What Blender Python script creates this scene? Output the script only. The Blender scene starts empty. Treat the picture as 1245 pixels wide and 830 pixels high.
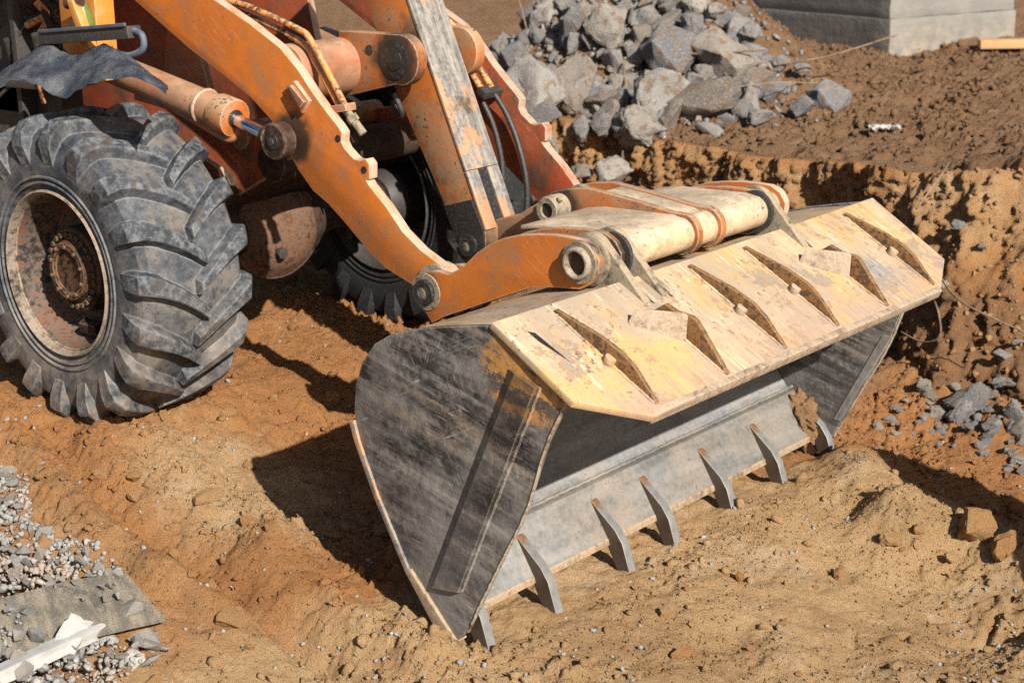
import bpy, bmesh, math, random
import numpy as np
from mathutils import Vector, Matrix, Euler
random.seed(7); rng = np.random.default_rng(7)
S = bpy.context.scene
COL = S.collection
rad = math.radians

# ------------------------------------------------------------------ camera, sky, sun, exposure
cam = bpy.data.cameras.new('camera'); camo = bpy.data.objects.new('camera', cam); COL.objects.link(camo)
camo.matrix_world = Matrix(((0.75785, -0.160226, 0.632448, 5.9076),
                            (0.651907, 0.224743, -0.724229, -5.0764),
                            (-0.026098, 0.961155, 0.274774, 2.2974), (0, 0, 0, 1)))
cam.lens = 58.52; cam.sensor_width = 36; cam.clip_end = 400; cam.clip_start = .05
cam.dof.use_dof = True; cam.dof.focus_distance = 6.1; cam.dof.aperture_fstop = 3.6
S.camera = camo
S.render.engine = 'CYCLES'; S.cycles.use_denoising = False      # keep the fine grain of soil and worn paint
SUN_AZ, SUN_EL = rad(-20), rad(31.5)          # direction to the sun: azimuth from +x, elevation
sd = Vector((math.cos(SUN_AZ)*math.cos(SUN_EL), math.sin(SUN_AZ)*math.cos(SUN_EL), math.sin(SUN_EL)))
w = bpy.data.worlds.new('World'); S.world = w; w.use_nodes = True
nt = w.node_tree; sky = nt.nodes.new('ShaderNodeTexSky'); sky.sky_type = 'NISHITA'; sky.sun_disc = False
sky.sun_elevation = SUN_EL; sky.sun_rotation = math.pi/2 - SUN_AZ; sky.air_density = 1.0; sky.dust_density = 1.5
nt.links.new(sky.outputs[0], nt.nodes['Background'].inputs[0]); nt.nodes['Background'].inputs[1].default_value = .05
sl = bpy.data.lights.new('sun', 'SUN'); sl.energy = 5.0; sl.angle = rad(.55); sl.color = (1, .93, .82)
so = bpy.data.objects.new('sun', sl); COL.objects.link(so); so.rotation_euler = sd.to_track_quat('Z', 'Y').to_euler()
so.location = (8, -3, 8)
vs = S.view_settings; vs.view_transform = 'Standard'; vs.look = 'None'; vs.gamma = 1; vs.use_curve_mapping = False
vs.exposure = 0.86

# ------------------------------------------------------------------ node helper
class NT:
    def __init__(s, name):
        s.m = bpy.data.materials.new(name); s.m.use_nodes = True; s.t = s.m.node_tree
        s.b = s.t.nodes['Principled BSDF']; s.tc = s.t.nodes.new('ShaderNodeTexCoord')
    def n(s, typ, **kw):
        d = s.t.nodes.new('ShaderNode'+typ)
        for k, v in kw.items(): setattr(d, k, v)
        return d
    def put(s, sock, v):
        if hasattr(v, 'links') or hasattr(v, 'is_output'): s.t.links.new(v, sock)
        else: sock.default_value = v if not (isinstance(v, tuple) and len(v) == 3 and sock.type == 'RGBA') else (*v, 1)
    def vec(s, scale=(1, 1, 1), rot=(0, 0, 0), loc=(0, 0, 0), src='Object'):
        m = s.n('Mapping'); s.t.links.new(s.tc.outputs[src], m.inputs[0])
        if any(rot): m.vector_type = 'TEXTURE'; scale = tuple(1/v for v in scale)     # rotate first, then stretch along the turned axes
        m.inputs['Scale'].default_value = scale; m.inputs['Rotation'].default_value = rot; m.inputs['Location'].default_value = loc
        return m.outputs[0]
    def noise(s, scale, detail=4, rough=.6, vec=None, dist=0, col=False):
        d = s.n('TexNoise'); d.inputs['Scale'].default_value = scale; d.inputs['Detail'].default_value = detail
        d.inputs['Roughness'].default_value = rough; d.inputs['Distortion'].default_value = dist
        s.t.links.new(vec if vec is not None else s.tc.outputs['Object'], d.inputs['Vector'])
        return d.outputs['Color' if col else 'Fac']
    def vor(s, scale, vec=None, feature='F1'):
        d = s.n('TexVoronoi', feature=feature); d.inputs['Scale'].default_value = scale
        s.t.links.new(vec if vec is not None else s.tc.outputs['Object'], d.inputs['Vector'])
        return d.outputs['Distance']
    def step(s, v, a, b, o0=0., o1=1.):
        d = s.n('MapRange', clamp=True); s.put(d.inputs[0], v)
        d.inputs[1].default_value = a; d.inputs[2].default_value = b; d.inputs[3].default_value = o0; d.inputs[4].default_value = o1
        return d.outputs[0]
    def mix(s, f, a, b, mode='MIX'):
        d = s.n('Mix', data_type='RGBA', blend_type=mode); s.put(d.inputs[0], f); s.put(d.inputs[6], a); s.put(d.inputs[7], b)
        return d.outputs[2]
    def math(s, op, a, b=0., c=None):
        d = s.n('Math', operation=op, use_clamp=False); s.put(d.inputs[0], a); s.put(d.inputs[1], b)
        if c is not None: s.put(d.inputs[2], c)
        return d.outputs[0]
    def ramp(s, f, stops):
        d = s.n('ValToRGB'); s.put(d.inputs[0], f); r = d.color_ramp
        while len(r.elements) < len(stops): r.elements.new(.5)
        for e, (p, c) in zip(r.elements, stops): e.position = p; e.color = (*c, 1)
        return d.outputs[0]
    def bump(s, h, strength=.5, dist=.01, prev=None):
        d = s.n('Bump'); d.inputs['Strength'].default_value = strength; d.inputs['Distance'].default_value = dist
        s.put(d.inputs['Height'], h)
        if prev is not None: s.t.links.new(prev, d.inputs['Normal'])
        return d.outputs[0]
    def up(s, a=.3, b=.9):
        g = s.n('NewGeometry'); x = s.n('SeparateXYZ'); s.t.links.new(g.outputs['Normal'], x.inputs[0])
        return s.step(x.outputs[2], a, b)
    def pos(s, i):
        g = s.n('NewGeometry'); x = s.n('SeparateXYZ'); s.t.links.new(g.outputs['Position'], x.inputs[0]); return x.outputs[i]
    def near(s, c, r0, r1):
        g = s.n('NewGeometry'); v = s.n('VectorMath', operation='DISTANCE'); s.t.links.new(g.outputs['Position'], v.inputs[0])
        v.inputs[1].default_value = c; return s.step(v.outputs['Value'], r1, r0)
    def edge(s, r=.008):
        b = s.n('Bevel', samples=4); b.inputs[0].default_value = r; g = s.n('NewGeometry')
        v = s.n('VectorMath', operation='DOT_PRODUCT'); s.t.links.new(b.outputs[0], v.inputs[0]); s.t.links.new(g.outputs['Normal'], v.inputs[1])
        return s.step(v.outputs['Value'], .985, .85)
    def attr(s, name):
        d = s.n('Attribute', attribute_name=name); return d.outputs['Fac']
    def rnd(s): return s.n('ObjectInfo').outputs['Random']
    def out(s, col, rough=.6, metal=0., normal=None, spec=.5):
        s.put(s.b.inputs['Base Color'], col); s.put(s.b.inputs['Roughness'], rough); s.put(s.b.inputs['Metallic'], metal)
        s.b.inputs['Specular IOR Level'].default_value = spec
        if normal is not None: s.t.links.new(normal, s.b.inputs['Normal'])
        return s.m
    MUL = staticmethod(lambda s, a, b: s.math('MULTIPLY', a, b))

DUST = (.50, .36, .23)
GREASE = []     # places where pins have bled black grease over the paint
def m_paint(name, c1, c2, dust=.5, rust=.58, dustc=DUST, grime=.0, spots=(), mud=.0, rim=.0):
    t = NT(name); n1 = t.noise(3, 6, .65); n2 = t.noise(48, 7, .72); n3 = t.noise(150, 4, .7); n4 = t.noise(9, 7, .66, t.vec(loc=(3, 7, 1))); n5 = t.noise(5, 8, .75, t.vec(loc=(9, 2, 4)))
    c = t.mix(t.step(n1, .35, .65), c1, c2)
    c = t.mix(t.step(n3, .35, .7, 0, .45), c, tuple(v*.5 for v in c1))
    c = t.mix(t.step(n4, .5, .75, 0, .4), c, tuple(min(1, v*.85+.06) for v in c2))
    du = t.math('MULTIPLY', t.up(.2, .85), t.step(t.math('ADD', n4, t.math('MULTIPLY', n3, .25)), .40, .72)); du = t.math('MULTIPLY', du, dust)
    c = t.mix(du, c, dustc)
    c = t.mix(t.math('MULTIPLY', t.step(t.math('ADD', n5, t.math('MULTIPLY', n2, .3)), .66, .9), .42), c, dustc)
    sc = t.noise(1.2, 3, .5, t.vec((2, 2, 70), (0, rad(38), 0), (5, 5, 5)))
    c = t.mix(t.math('MULTIPLY', t.step(t.math('ABSOLUTE', t.math('SUBTRACT', sc, .5)), .010, .002), t.step(n1, .5, .62, 0, .5)), c, (.55, .40, .27))
    if grime: c = t.mix(t.math('MULTIPLY', t.step(t.math('ADD', n5, t.math('MULTIPLY', n2, .25)), .60, .74), grime), c, (.035, .022, .015))
    if mud: c = t.mix(t.math('MULTIPLY', t.step(t.math('ADD', n1, t.math('MULTIPLY', n2, .35)), .62, .74), mud), c, (.27, .21, .135))
    if rim:
        g = t.n('NewGeometry'); xx = t.n('SeparateXYZ'); t.t.links.new(g.outputs['Normal'], xx.inputs[0])
        c = t.mix(t.math('MULTIPLY', t.step(t.math('ABSOLUTE', xx.outputs[1]), .75, .45), t.step(t.math('ADD', n4, t.math('MULTIPLY', n2, .3)), .48, .68, .15*rim, rim)), c, (.44, .36, .28))
    for p, r in spots:
        c = t.mix(t.step(t.math('ADD', t.near(p, r*.35, r), t.math('MULTIPLY', t.math('SUBTRACT', n4, .5), 1.2)), .35, .75, 0, .92), c, (.020, .015, .012))
    ru = t.math('MULTIPLY', t.step(t.math('ADD', t.math('MULTIPLY', n2, .72), t.math('MULTIPLY', n4, .28)), rust-.05, rust-.03), t.step(n1, .4, .55, .35, 1))
    c = t.mix(ru, c, (.06, .026, .013))
    ed = t.math('MULTIPLY', t.edge(.010), t.step(n2, .36, .52)); c = t.mix(ed, c, (.50, .38, .27))
    h = t.math('ADD', t.math('ADD', t.math('MULTIPLY', n3, .5), t.math('MULTIPLY', n2, .5)), t.math('MULTIPLY', ru, -.8))
    return t.out(c, t.step(n2, .3, .7, .40, .72), 0, t.bump(h, .32, .004))
def m_soil():
    t = NT('sandy_soil'); sand = t.attr('sand'); brown = t.attr('brown')
    n1 = t.noise(1.6, 5); n2 = t.noise(9, 6, .65); n3 = t.noise(55, 6, .7); n4 = t.noise(260, 4, .7)
    c = t.mix(t.step(n2, .3, .7), (.50, .25, .098), (.42, .18, .065))
    sa = t.mix(t.step(n2, .3, .7), (.61, .415, .225), (.53, .33, .16))
    c = t.mix(t.step(t.math('ADD', sand, t.math('MULTIPLY', t.math('SUBTRACT', n2, .5), .9)), .3, .7), c, sa)
    br = t.mix(t.step(n2, .35, .7), (.20, .112, .06), (.30, .185, .108))
    c = t.mix(t.step(t.math('ADD', brown, t.math('MULTIPLY', t.math('SUBTRACT', n2, .5), .7)), .3, .7), c, br)
    c = t.mix(t.step(n1, .5, .7, 0, .35), c, (.20, .095, .04))
    n6 = t.noise(3.3, 7, .7, t.vec(loc=(5, 8, 2))); c = t.mix(t.math('MULTIPLY', t.step(n6, .54, .66), t.step(sand, .2, .6, 0, .55)), c, (.64, .49, .33)); c = t.mix(t.step(t.noise(5, 7, .7, t.vec(loc=(1, 4, 9))), .55, .68, 0, .4), c, (.25, .12, .05))
    c = t.mix(t.step(n3, .3, .72, 0, .5), c, t.mix(.5, c, (.10, .045, .02)))
    c = t.mix(t.math('MULTIPLY', t.step(t.vor(70), .14, .08), t.step(n3, .5, .62)), c, (.5, .43, .36))
    c = t.mix(t.step(n4, .55, .8, 0, .5), c, (.58, .42, .27))
    h = t.math('ADD', t.math('ADD', t.math('MULTIPLY', n3, .7), t.math('MULTIPLY', n4, .7)), t.math('MULTIPLY', t.noise(125, 5, .75), .9))
    return t.out(c, .95, 0, t.bump(h, 1.0, .020), .15)
def m_rock(name, cols, dirt=.5, dirtc=(.2, .11, .055)):
    t = NT(name); r = t.rnd(); n1 = t.noise(4, 5, .6); n2 = t.noise(22, 7, .7); n3 = t.noise(120, 4, .7)
    c = t.ramp(r, [(i/(len(cols)-1) if len(cols) > 1 else 0, k) for i, k in enumerate(cols)])
    c = t.mix(t.step(n2, .3, .7, 0, .65), c, t.mix(.6, c, (.09, .09, .095)))
    c = t.mix(t.math('MULTIPLY', t.step(n2, .52, .62), t.step(n1, .42, .58, .15, .8)), c, (.52, .52, .52))
    c = t.mix(t.math('MULTIPLY', t.step(n1, .5, .62), dirt), c, dirtc)
    c = t.mix(t.math('MULTIPLY', t.up(.3, .95), t.step(n2, .45, .6, 0, .45)), c, (.30, .24, .18))
    h = t.math('ADD', n2, t.math('MULTIPLY', n3, .4))
    return t.out(c, .92, 0, t.bump(h, .7, .02), .2)
def m_guard():
    t = NT('worn_dusty_plate')
    s2 = t.noise(2, 6, .68, t.vec((2.6, 26, 12), (0, rad(30), 0), (2, 5, 1))); s1 = t.noise(1.6, 7, .7, t.vec((1.6, 7, 5), (0, rad(30), 0)))
    n1 = t.noise(2.3, 8, .68); n2 = t.noise(46, 7, .75); n3 = t.noise(7, 8, .72, t.vec(loc=(4, 1, 8))); n4 = t.noise(3, 8, .7, t.vec(loc=(1, 3, 2))); n5 = t.noise(160, 3, .7)
    c = t.ramp(t.math('ADD', t.math('MULTIPLY', s1, .6), t.math('MULTIPLY', n3, .4)), [(.34, (.22, .155, .10)), (.44, (.37, .27, .175)), (.53, (.46, .345, .215)), (.64, (.51, .40, .26))])
    pan = t.noise(2.1, 2, .4, t.vec((.25, 1, .25), loc=(.3, 2.3, 0)))
    c = t.mix(t.math('MULTIPLY', t.step(t.math('ADD', pan, t.math('MULTIPLY', t.math('SUBTRACT', n3, .5), .5)), .50, .58), .7), c, (.315, .245, .18))
    c = t.mix(t.math('MULTIPLY', t.step(t.math('ADD', n4, t.math('MULTIPLY', n2, .2)), .58, .70), .75), c, (.315, .25, .19))
    c = t.mix(t.math('MULTIPLY', t.step(t.math('ADD', n1, t.math('MULTIPLY', n2, .18)), .59, .67), .7), c, (.49, .30, .105))
    c = t.mix(t.math('MULTIPLY', t.step(s2, .545, .575), t.step(n3, .50, .58, 0, .75)), c, (.56, .475, .345))
    chip = t.math('ADD', t.math('MULTIPLY', t.noise(5, 9, .74, t.vec(loc=(8, 3, 5)), .4), .8), t.math('MULTIPLY', n2, .2)); c = t.mix(t.step(chip, .552, .564, 0, .75), c, (.225, .195, .165)); c = t.mix(t.math('MULTIPLY', t.step(chip, .535, .548), t.step(chip, .562, .55, 0, .8)), c, (.22, .10, .04))
    c = t.mix(t.math('MULTIPLY', t.step(s2, .40, .34), t.step(n4, .42, .56, 0, .7)), c, (.27, .24, .22))
    c = t.mix(t.math('MULTIPLY', t.math('MULTIPLY', t.step(s2, .47, .52), t.near((2.78, .70, .70), .08, .22)), .9), c, (.17, .21, .23))
    c = t.mix(t.math('MULTIPLY', t.step(t.math('ADD', t.math('MULTIPLY', n2, .7), t.math('MULTIPLY', n3, .3)), .565, .60), t.step(n4, .42, .54)), c, (.11, .05, .026))
    c = t.mix(t.math('MULTIPLY', t.math('MULTIPLY', t.step(t.pos(0), 2.74, 2.92), t.step(t.pos(2), .5, .55)), t.step(t.math('ADD', s2, t.math('MULTIPLY', n3, .4)), .60, .76, 0, .85)), c, (.30, .20, .155))
    c = t.mix(t.step(n5, .55, .75, 0, .4), c, (.26, .19, .14))
    c = t.mix(t.math('MULTIPLY', t.edge(.006), t.step(n2, .35, .5, 0, .8)), c, (.30, .26, .22))
    return t.out(c, t.step(n3, .3, .7, .5, .75), .0, t.bump(t.math('ADD', n2, t.math('ADD', t.math('MULTIPLY', s2, .5), n3)), .4, .004), .4)
def m_side(name='scraped_black_steel', dk=1.):
    t = NT(name)
    n1 = t.noise(2.4, 7, .66); n2 = t.noise(34, 8, .75); n3 = t.noise(150, 4, .7); dv = t.n('VectorMath', operation='ADD'); t.t.links.new(t.vec((.38, 1, 8), (0, rad(15), 0)), dv.inputs[0]); ns = t.n('VectorMath', operation='SCALE'); t.t.links.new(t.noise(3, 3, .5, col=True), ns.inputs[0]); ns.inputs['Scale'].default_value = .12; t.t.links.new(ns.outputs[0], dv.inputs[1])
    sA = t.noise(2.2, 8, .72, dv.outputs[0]); sB = t.noise(2, 7, .7, t.vec((.4, 1, 4.5), (0, rad(15), 0), (3, 1, 6)))
    c = t.ramp(t.math('ADD', t.math('MULTIPLY', sA, .65), t.math('MULTIPLY', n2, .35)), [(.42, (.010, .010, .011)), (.48, (.038, .036, .036)), (.54, (.125, .118, .112)), (.63, (.26, .24, .215))])
    c = t.mix(t.step(t.math('ADD', n1, t.math('MULTIPLY', sB, .4)), .66, .80, 0, .6), c, (.23, .22, .21))
    c = t.mix(t.step(t.math('ADD', t.noise(1.7, 6, .7, t.vec(loc=(6, 6, 1))), t.math('MULTIPLY', sB, .3)), .70, .80, 0, .8), c, (.018, .017, .018))
    c = t.mix(t.math('MULTIPLY', t.step(t.math('ADD', sB, t.math('MULTIPLY', n2, .3)), .68, .80), .55), c, (.24, .185, .135))
    c = t.mix(t.math('MULTIPLY', t.step(t.pos(2), .30, -.1), t.step(n1, .3, .6, .1, .6)), c, (.15, .152, .158))
    for k, (an, of) in enumerate(((15, 1), (11, 4), (-72, 9), (20, 14), (62, 20), (-25, 27))):
        sv = t.noise(1.0, 2, .5, t.vec((1.1, 1, 42), (0, rad(an), 0), (of, 0, of)))
        c = t.mix(t.math('MULTIPLY', t.step(t.math('ABSOLUTE', t.math('SUBTRACT', sv, .5)), .006, .001), t.step(t.noise(5, 4, .6, t.vec(loc=(of, 2, 0))), .55, .62, 0, .7)), c, (.36, .34, .32))
    org = t.math('MAXIMUM', t.near((2.60, -1.22, .77), .02, .31), t.near((2.60, 1.22, .77), .02, .31))
    oc = t.mix(t.step(n2, .42, .6), (.50, .235, .045), (.24, .125, .05)); oc = t.mix(t.step(t.math('ADD', sA, t.math('MULTIPLY', n2, .5)), .74, .80), oc, (.03, .022, .018)); oc = t.mix(t.step(n3, .5, .7, 0, .5), oc, (.16, .11, .07))
    c = t.mix(t.step(t.math('ADD', org, t.math('ADD', t.math('MULTIPLY', t.math('SUBTRACT', n1, .5), 1.6), t.math('MULTIPLY', t.math('SUBTRACT', n2, .5), .7))), .42, .56, 0, .8), c, oc)
    c = t.mix(t.math('MULTIPLY', t.edge(.007), t.step(n2, .35, .5, .2, .9)), c, (.48, .41, .34))
    c = t.mix(t.step(n3, .58, .78, 0, .4), c, (.3, .27, .24))
    if dk < 1: c = t.mix(t.step(t.math('ADD', sB, t.math('MULTIPLY', n2, .4)), .80, .66, .25, dk), c, (.020, .019, .020))
    return t.out(c, t.step(n2, .3, .7, .34, .6), .1, t.bump(t.math('ADD', t.math('MULTIPLY', n2, .6), t.math('ADD', n3, t.math('MULTIPLY', sA, 1.2))), .35, .004, t.bump(n1, .35, .05)))
def m_steel(name='bare_scoured_steel', lo=(.13, .135, .145), hi=(.28, .285, .29), tan=.4):
    t = NT(name); v = t.vec((3, 10, 3), (0, rad(56), 0)); n1 = t.noise(3, 5); n2 = t.noise(40, 6, .7); s1 = t.noise(2, 5, .6, t.vec((9, 1.2, 9), (0, rad(56), 0)))
    c = t.mix(t.step(t.math('ADD', s1, t.math('MULTIPLY', n2, .4)), .5, .9), lo, hi); c = t.mix(t.step(t.math('ADD', n1, t.math('MULTIPLY', n2, .4)), .62, .86, 0, tan), c, (.36, .28, .21))
    c = t.mix(t.step(t.noise(8, 8, .75, t.vec(loc=(2, 2, 7))), .54, .64, 0, .45), c, (.11, .10, .095))
    c = t.mix(t.math('MULTIPLY', t.step(n2, .60, .66), t.step(n1, .48, .56, 0, .7)), c, (.06, .05, .045))
    c = t.mix(t.math('MULTIPLY', t.edge(.006), t.step(n2, .3, .5, .3, .8)), c, (.50, .38, .26))
    return t.out(c, t.step(n2, .3, .7, .4, .62), .25, t.bump(n2, .25, .003))
def m_rust(name, cols, dust=.4):
    t = NT(name); n1 = t.noise(5, 6, .65); n2 = t.noise(38, 7, .72); n3 = t.noise(140, 3, .7)
    c = t.ramp(t.math('ADD', t.math('MULTIPLY', n1, .45), t.math('MULTIPLY', n2, .55)), [(.38+.24*i/(len(cols)-1), k) for i, k in enumerate(cols)])
    c = t.mix(t.step(n3, .5, .75, 0, .5), c, tuple(v*.3 for v in cols[1]))
    c = t.mix(t.math('MULTIPLY', t.up(.2, .9), t.step(n1, .35, .6, 0, dust)), c, DUST)
    c = t.mix(t.math('MULTIPLY', t.edge(), t.step(n2, .4, .55, 0, .7)), c, (.42, .30, .20))
    return t.out(c, .8, 0, t.bump(t.math('ADD', n2, t.math('MULTIPLY', n3, .5)), .5, .005), .3)
def m_rubber():
    t = NT('dusty_tyre_rubber'); n1 = t.noise(4, 7, .7); n2 = t.noise(24, 8, .75); n3 = t.noise(120, 4, .7); top = t.attr('lug')
    c = t.mix(t.step(n1, .38, .62), (.019, .023, .030), (.034, .041, .053))
    c = t.mix(t.step(t.math('ADD', n2, t.math('MULTIPLY', n1, .5)), .66, .9, 0, .55), c, (.115, .125, .143))
    c = t.mix(t.step(t.math('ADD', t.noise(70, 6, .75), t.math('MULTIPLY', n3, .4)), .62, .5, 0, .45), c, (.018, .02, .024))
    c = t.mix(t.math('MULTIPLY', t.step(top, .5, 0), t.step(t.math('ADD', t.noise(6, 7, .7, t.vec(loc=(7, 1, 2))), t.math('MULTIPLY', n3, .2)), .58, .72, 0, .5)), c, (.22, .19, .16))
    c = t.mix(t.math('MULTIPLY', t.edge(.012), t.step(n2, .35, .55, .1, .7)), c, (.20, .205, .21))
    c = t.mix(t.math('MULTIPLY', top, t.step(t.math('ADD', n2, t.math('MULTIPLY', n3, .3)), .60, .84, .0, .8)), c, (.185, .19, .195))
    c = t.mix(t.math('MULTIPLY', top, t.step(t.noise(11, 5, .6, t.vec(loc=(3, 3, 3))), .54, .6, 0, .8)), c, (.055, .045, .038))
    c = t.mix(t.math('MULTIPLY', t.step(t.pos(2), .75, .05), t.step(n1, .42, .6, 0, .55)), c, (.30, .22, .15))
    return t.out(c, .72, 0, t.bump(t.math('ADD', n2, t.math('MULTIPLY', n3, .6)), .45, .006), .35)
def m_plain(name, c, rough=.6, metal=0., vary=.35, spec=.5):
    t = NT(name); n1 = t.noise(14, 6, .65); n2 = t.noise(80, 4, .7)
    k = t.mix(t.step(n1, .3, .7, 0, vary), c, tuple(min(1, v*.45) for v in c)); k = t.mix(t.step(n2, .52, .75, 0, vary), k, tuple(min(1, v*.6+.18) for v in c))
    return t.out(k, rough, metal, t.bump(n2, .25, .003), spec)
def m_cast():
    t = NT('cast_concrete'); n1 = t.noise(1.3, 6, .65); n2 = t.noise(12, 7, .7); n3 = t.noise(3, 5, .6, t.vec((1, 1, 3.5)))
    c = t.mix(t.step(n1, .35, .65), (.145, .142, .14), (.225, .212, .19)); c = t.mix(t.step(n3, .45, .7, 0, .35), c, (.13, .125, .12))
    c = t.mix(t.step(n2, .55, .75, 0, .5), c, (.28, .265, .235)); c = t.mix(t.math('MULTIPLY', t.step(t.pos(2), 1.0, .68), t.step(n2, .4, .6, 0, .7)), c, (.34, .26, .18))
    return t.out(c, .9, 0, t.bump(t.math('ADD', n2, n3), .5, .02), .2)
def m_board():
    t = NT('weathered_sheet'); n1 = t.noise(6, 7, .7, dist=.6); n2 = t.noise(45, 6, .7); s = t.noise(5, 6, .7, t.vec((1, 4, 1), (0, 0, rad(-25))))
    c = t.mix(t.step(s, .42, .58), (.25, .225, .19), (.44, .385, .30)); c = t.mix(t.step(n1, .56, .62, 0, .7), c, (.12, .115, .11))
    c = t.mix(t.step(n2, .52, .7, 0, .6), c, (.46, .40, .32))
    return t.out(c, .85, 0, t.bump(t.math('ADD', n1, n2), .5, .005), .3)

def m_fender():
    t = NT('blue_grey_plastic'); n1 = t.noise(7, 7, .7); n2 = t.noise(60, 5, .7)
    c = t.mix(t.step(n1, .35, .65), (.040, .052, .078), (.085, .104, .140)); c = t.mix(t.math('MULTIPLY', t.up(.15, .8), t.step(t.math('ADD', n1, t.math('MULTIPLY', n2, .3)), .60, .80, .05, .75)), c, (.27, .275, .285))
    return t.out(c, .6, 0, t.bump(n2, .3, .003))
def m_clod():
    t = NT('soil_clod'); r = t.rnd(); n2 = t.noise(9, 6, .65); n3 = t.noise(55, 6, .7); n4 = t.noise(200, 4, .7)
    c = t.mix(t.step(n2, .3, .7), t.mix(r, (.62, .39, .19), (.58, .31, .13)), t.mix(r, (.55, .33, .15), (.48, .24, .09)))
    c = t.mix(t.step(n3, .3, .72, 0, .5), c, t.mix(.5, c, (.12, .06, .03))); c = t.mix(t.step(n4, .55, .8, 0, .4), c, (.56, .40, .25))
    return t.out(c, .95, 0, t.bump(t.math('ADD', n3, n4), .9, .015), .15)
def m_lever():
    t = NT('worn_grey_lever_steel'); n1 = t.noise(4, 7, .7); n2 = t.noise(40, 8, .75); n3 = t.noise(160, 3, .7); st = t.noise(2, 7, .7, t.vec((1.4, 22, 9), (0, rad(66), 0)))
    c = t.ramp(t.math('ADD', t.math('MULTIPLY', st, .55), t.math('MULTIPLY', n2, .45)), [(.38, (.075, .07, .066)), (.47, (.17, .16, .15)), (.55, (.29, .265, .235)), (.66, (.40, .35, .29))])
    c = t.mix(t.math('MULTIPLY', t.step(t.math('ADD', n1, t.math('MULTIPLY', n2, .3)), .66, .73), .7), c, (.46, .22, .08))
    c = t.mix(t.math('MULTIPLY', t.step(t.math('ADD', t.noise(6, 7, .7, t.vec(loc=(4, 4, 4))), t.math('MULTIPLY', n2, .3)), .68, .76), .8), c, (.03, .025, .02))
    c = t.mix(t.step(n3, .52, .75, 0, .5), c, (.13, .11, .095)); c = t.mix(t.math('MULTIPLY', t.edge(.008), t.step(n2, .35, .5, .1, .8)), c, (.40, .25, .14))
    return t.out(c, .62, .1, t.bump(t.math('ADD', n2, n3), .4, .004))
def m_tooth():
    t = NT('worn_tooth_steel'); n1 = t.noise(9, 6, .7); n2 = t.noise(60, 6, .7); x = t.n('SeparateXYZ'); t.t.links.new(t.tc.outputs['Object'], x.inputs[0])
    c = t.mix(t.step(n1, .35, .65), (.13, .133, .135), (.25, .25, .245)); c = t.mix(t.math('MULTIPLY', t.edge(.005), .5), c, (.36, .32, .27))
    r = t.mix(t.step(n2, .4, .6), (.24, .12, .055), (.12, .07, .04)); c = t.mix(t.step(t.math('ADD', x.outputs[0], t.math('MULTIPLY', t.math('SUBTRACT', n1, .5), .10)), 2.225, 2.185), c, r)
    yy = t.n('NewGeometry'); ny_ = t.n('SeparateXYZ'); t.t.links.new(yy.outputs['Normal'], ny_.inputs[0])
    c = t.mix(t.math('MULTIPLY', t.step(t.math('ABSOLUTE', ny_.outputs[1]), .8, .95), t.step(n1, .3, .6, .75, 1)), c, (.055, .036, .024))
    return t.out(c, .5, .25, t.bump(n2, .3, .003))
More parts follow.
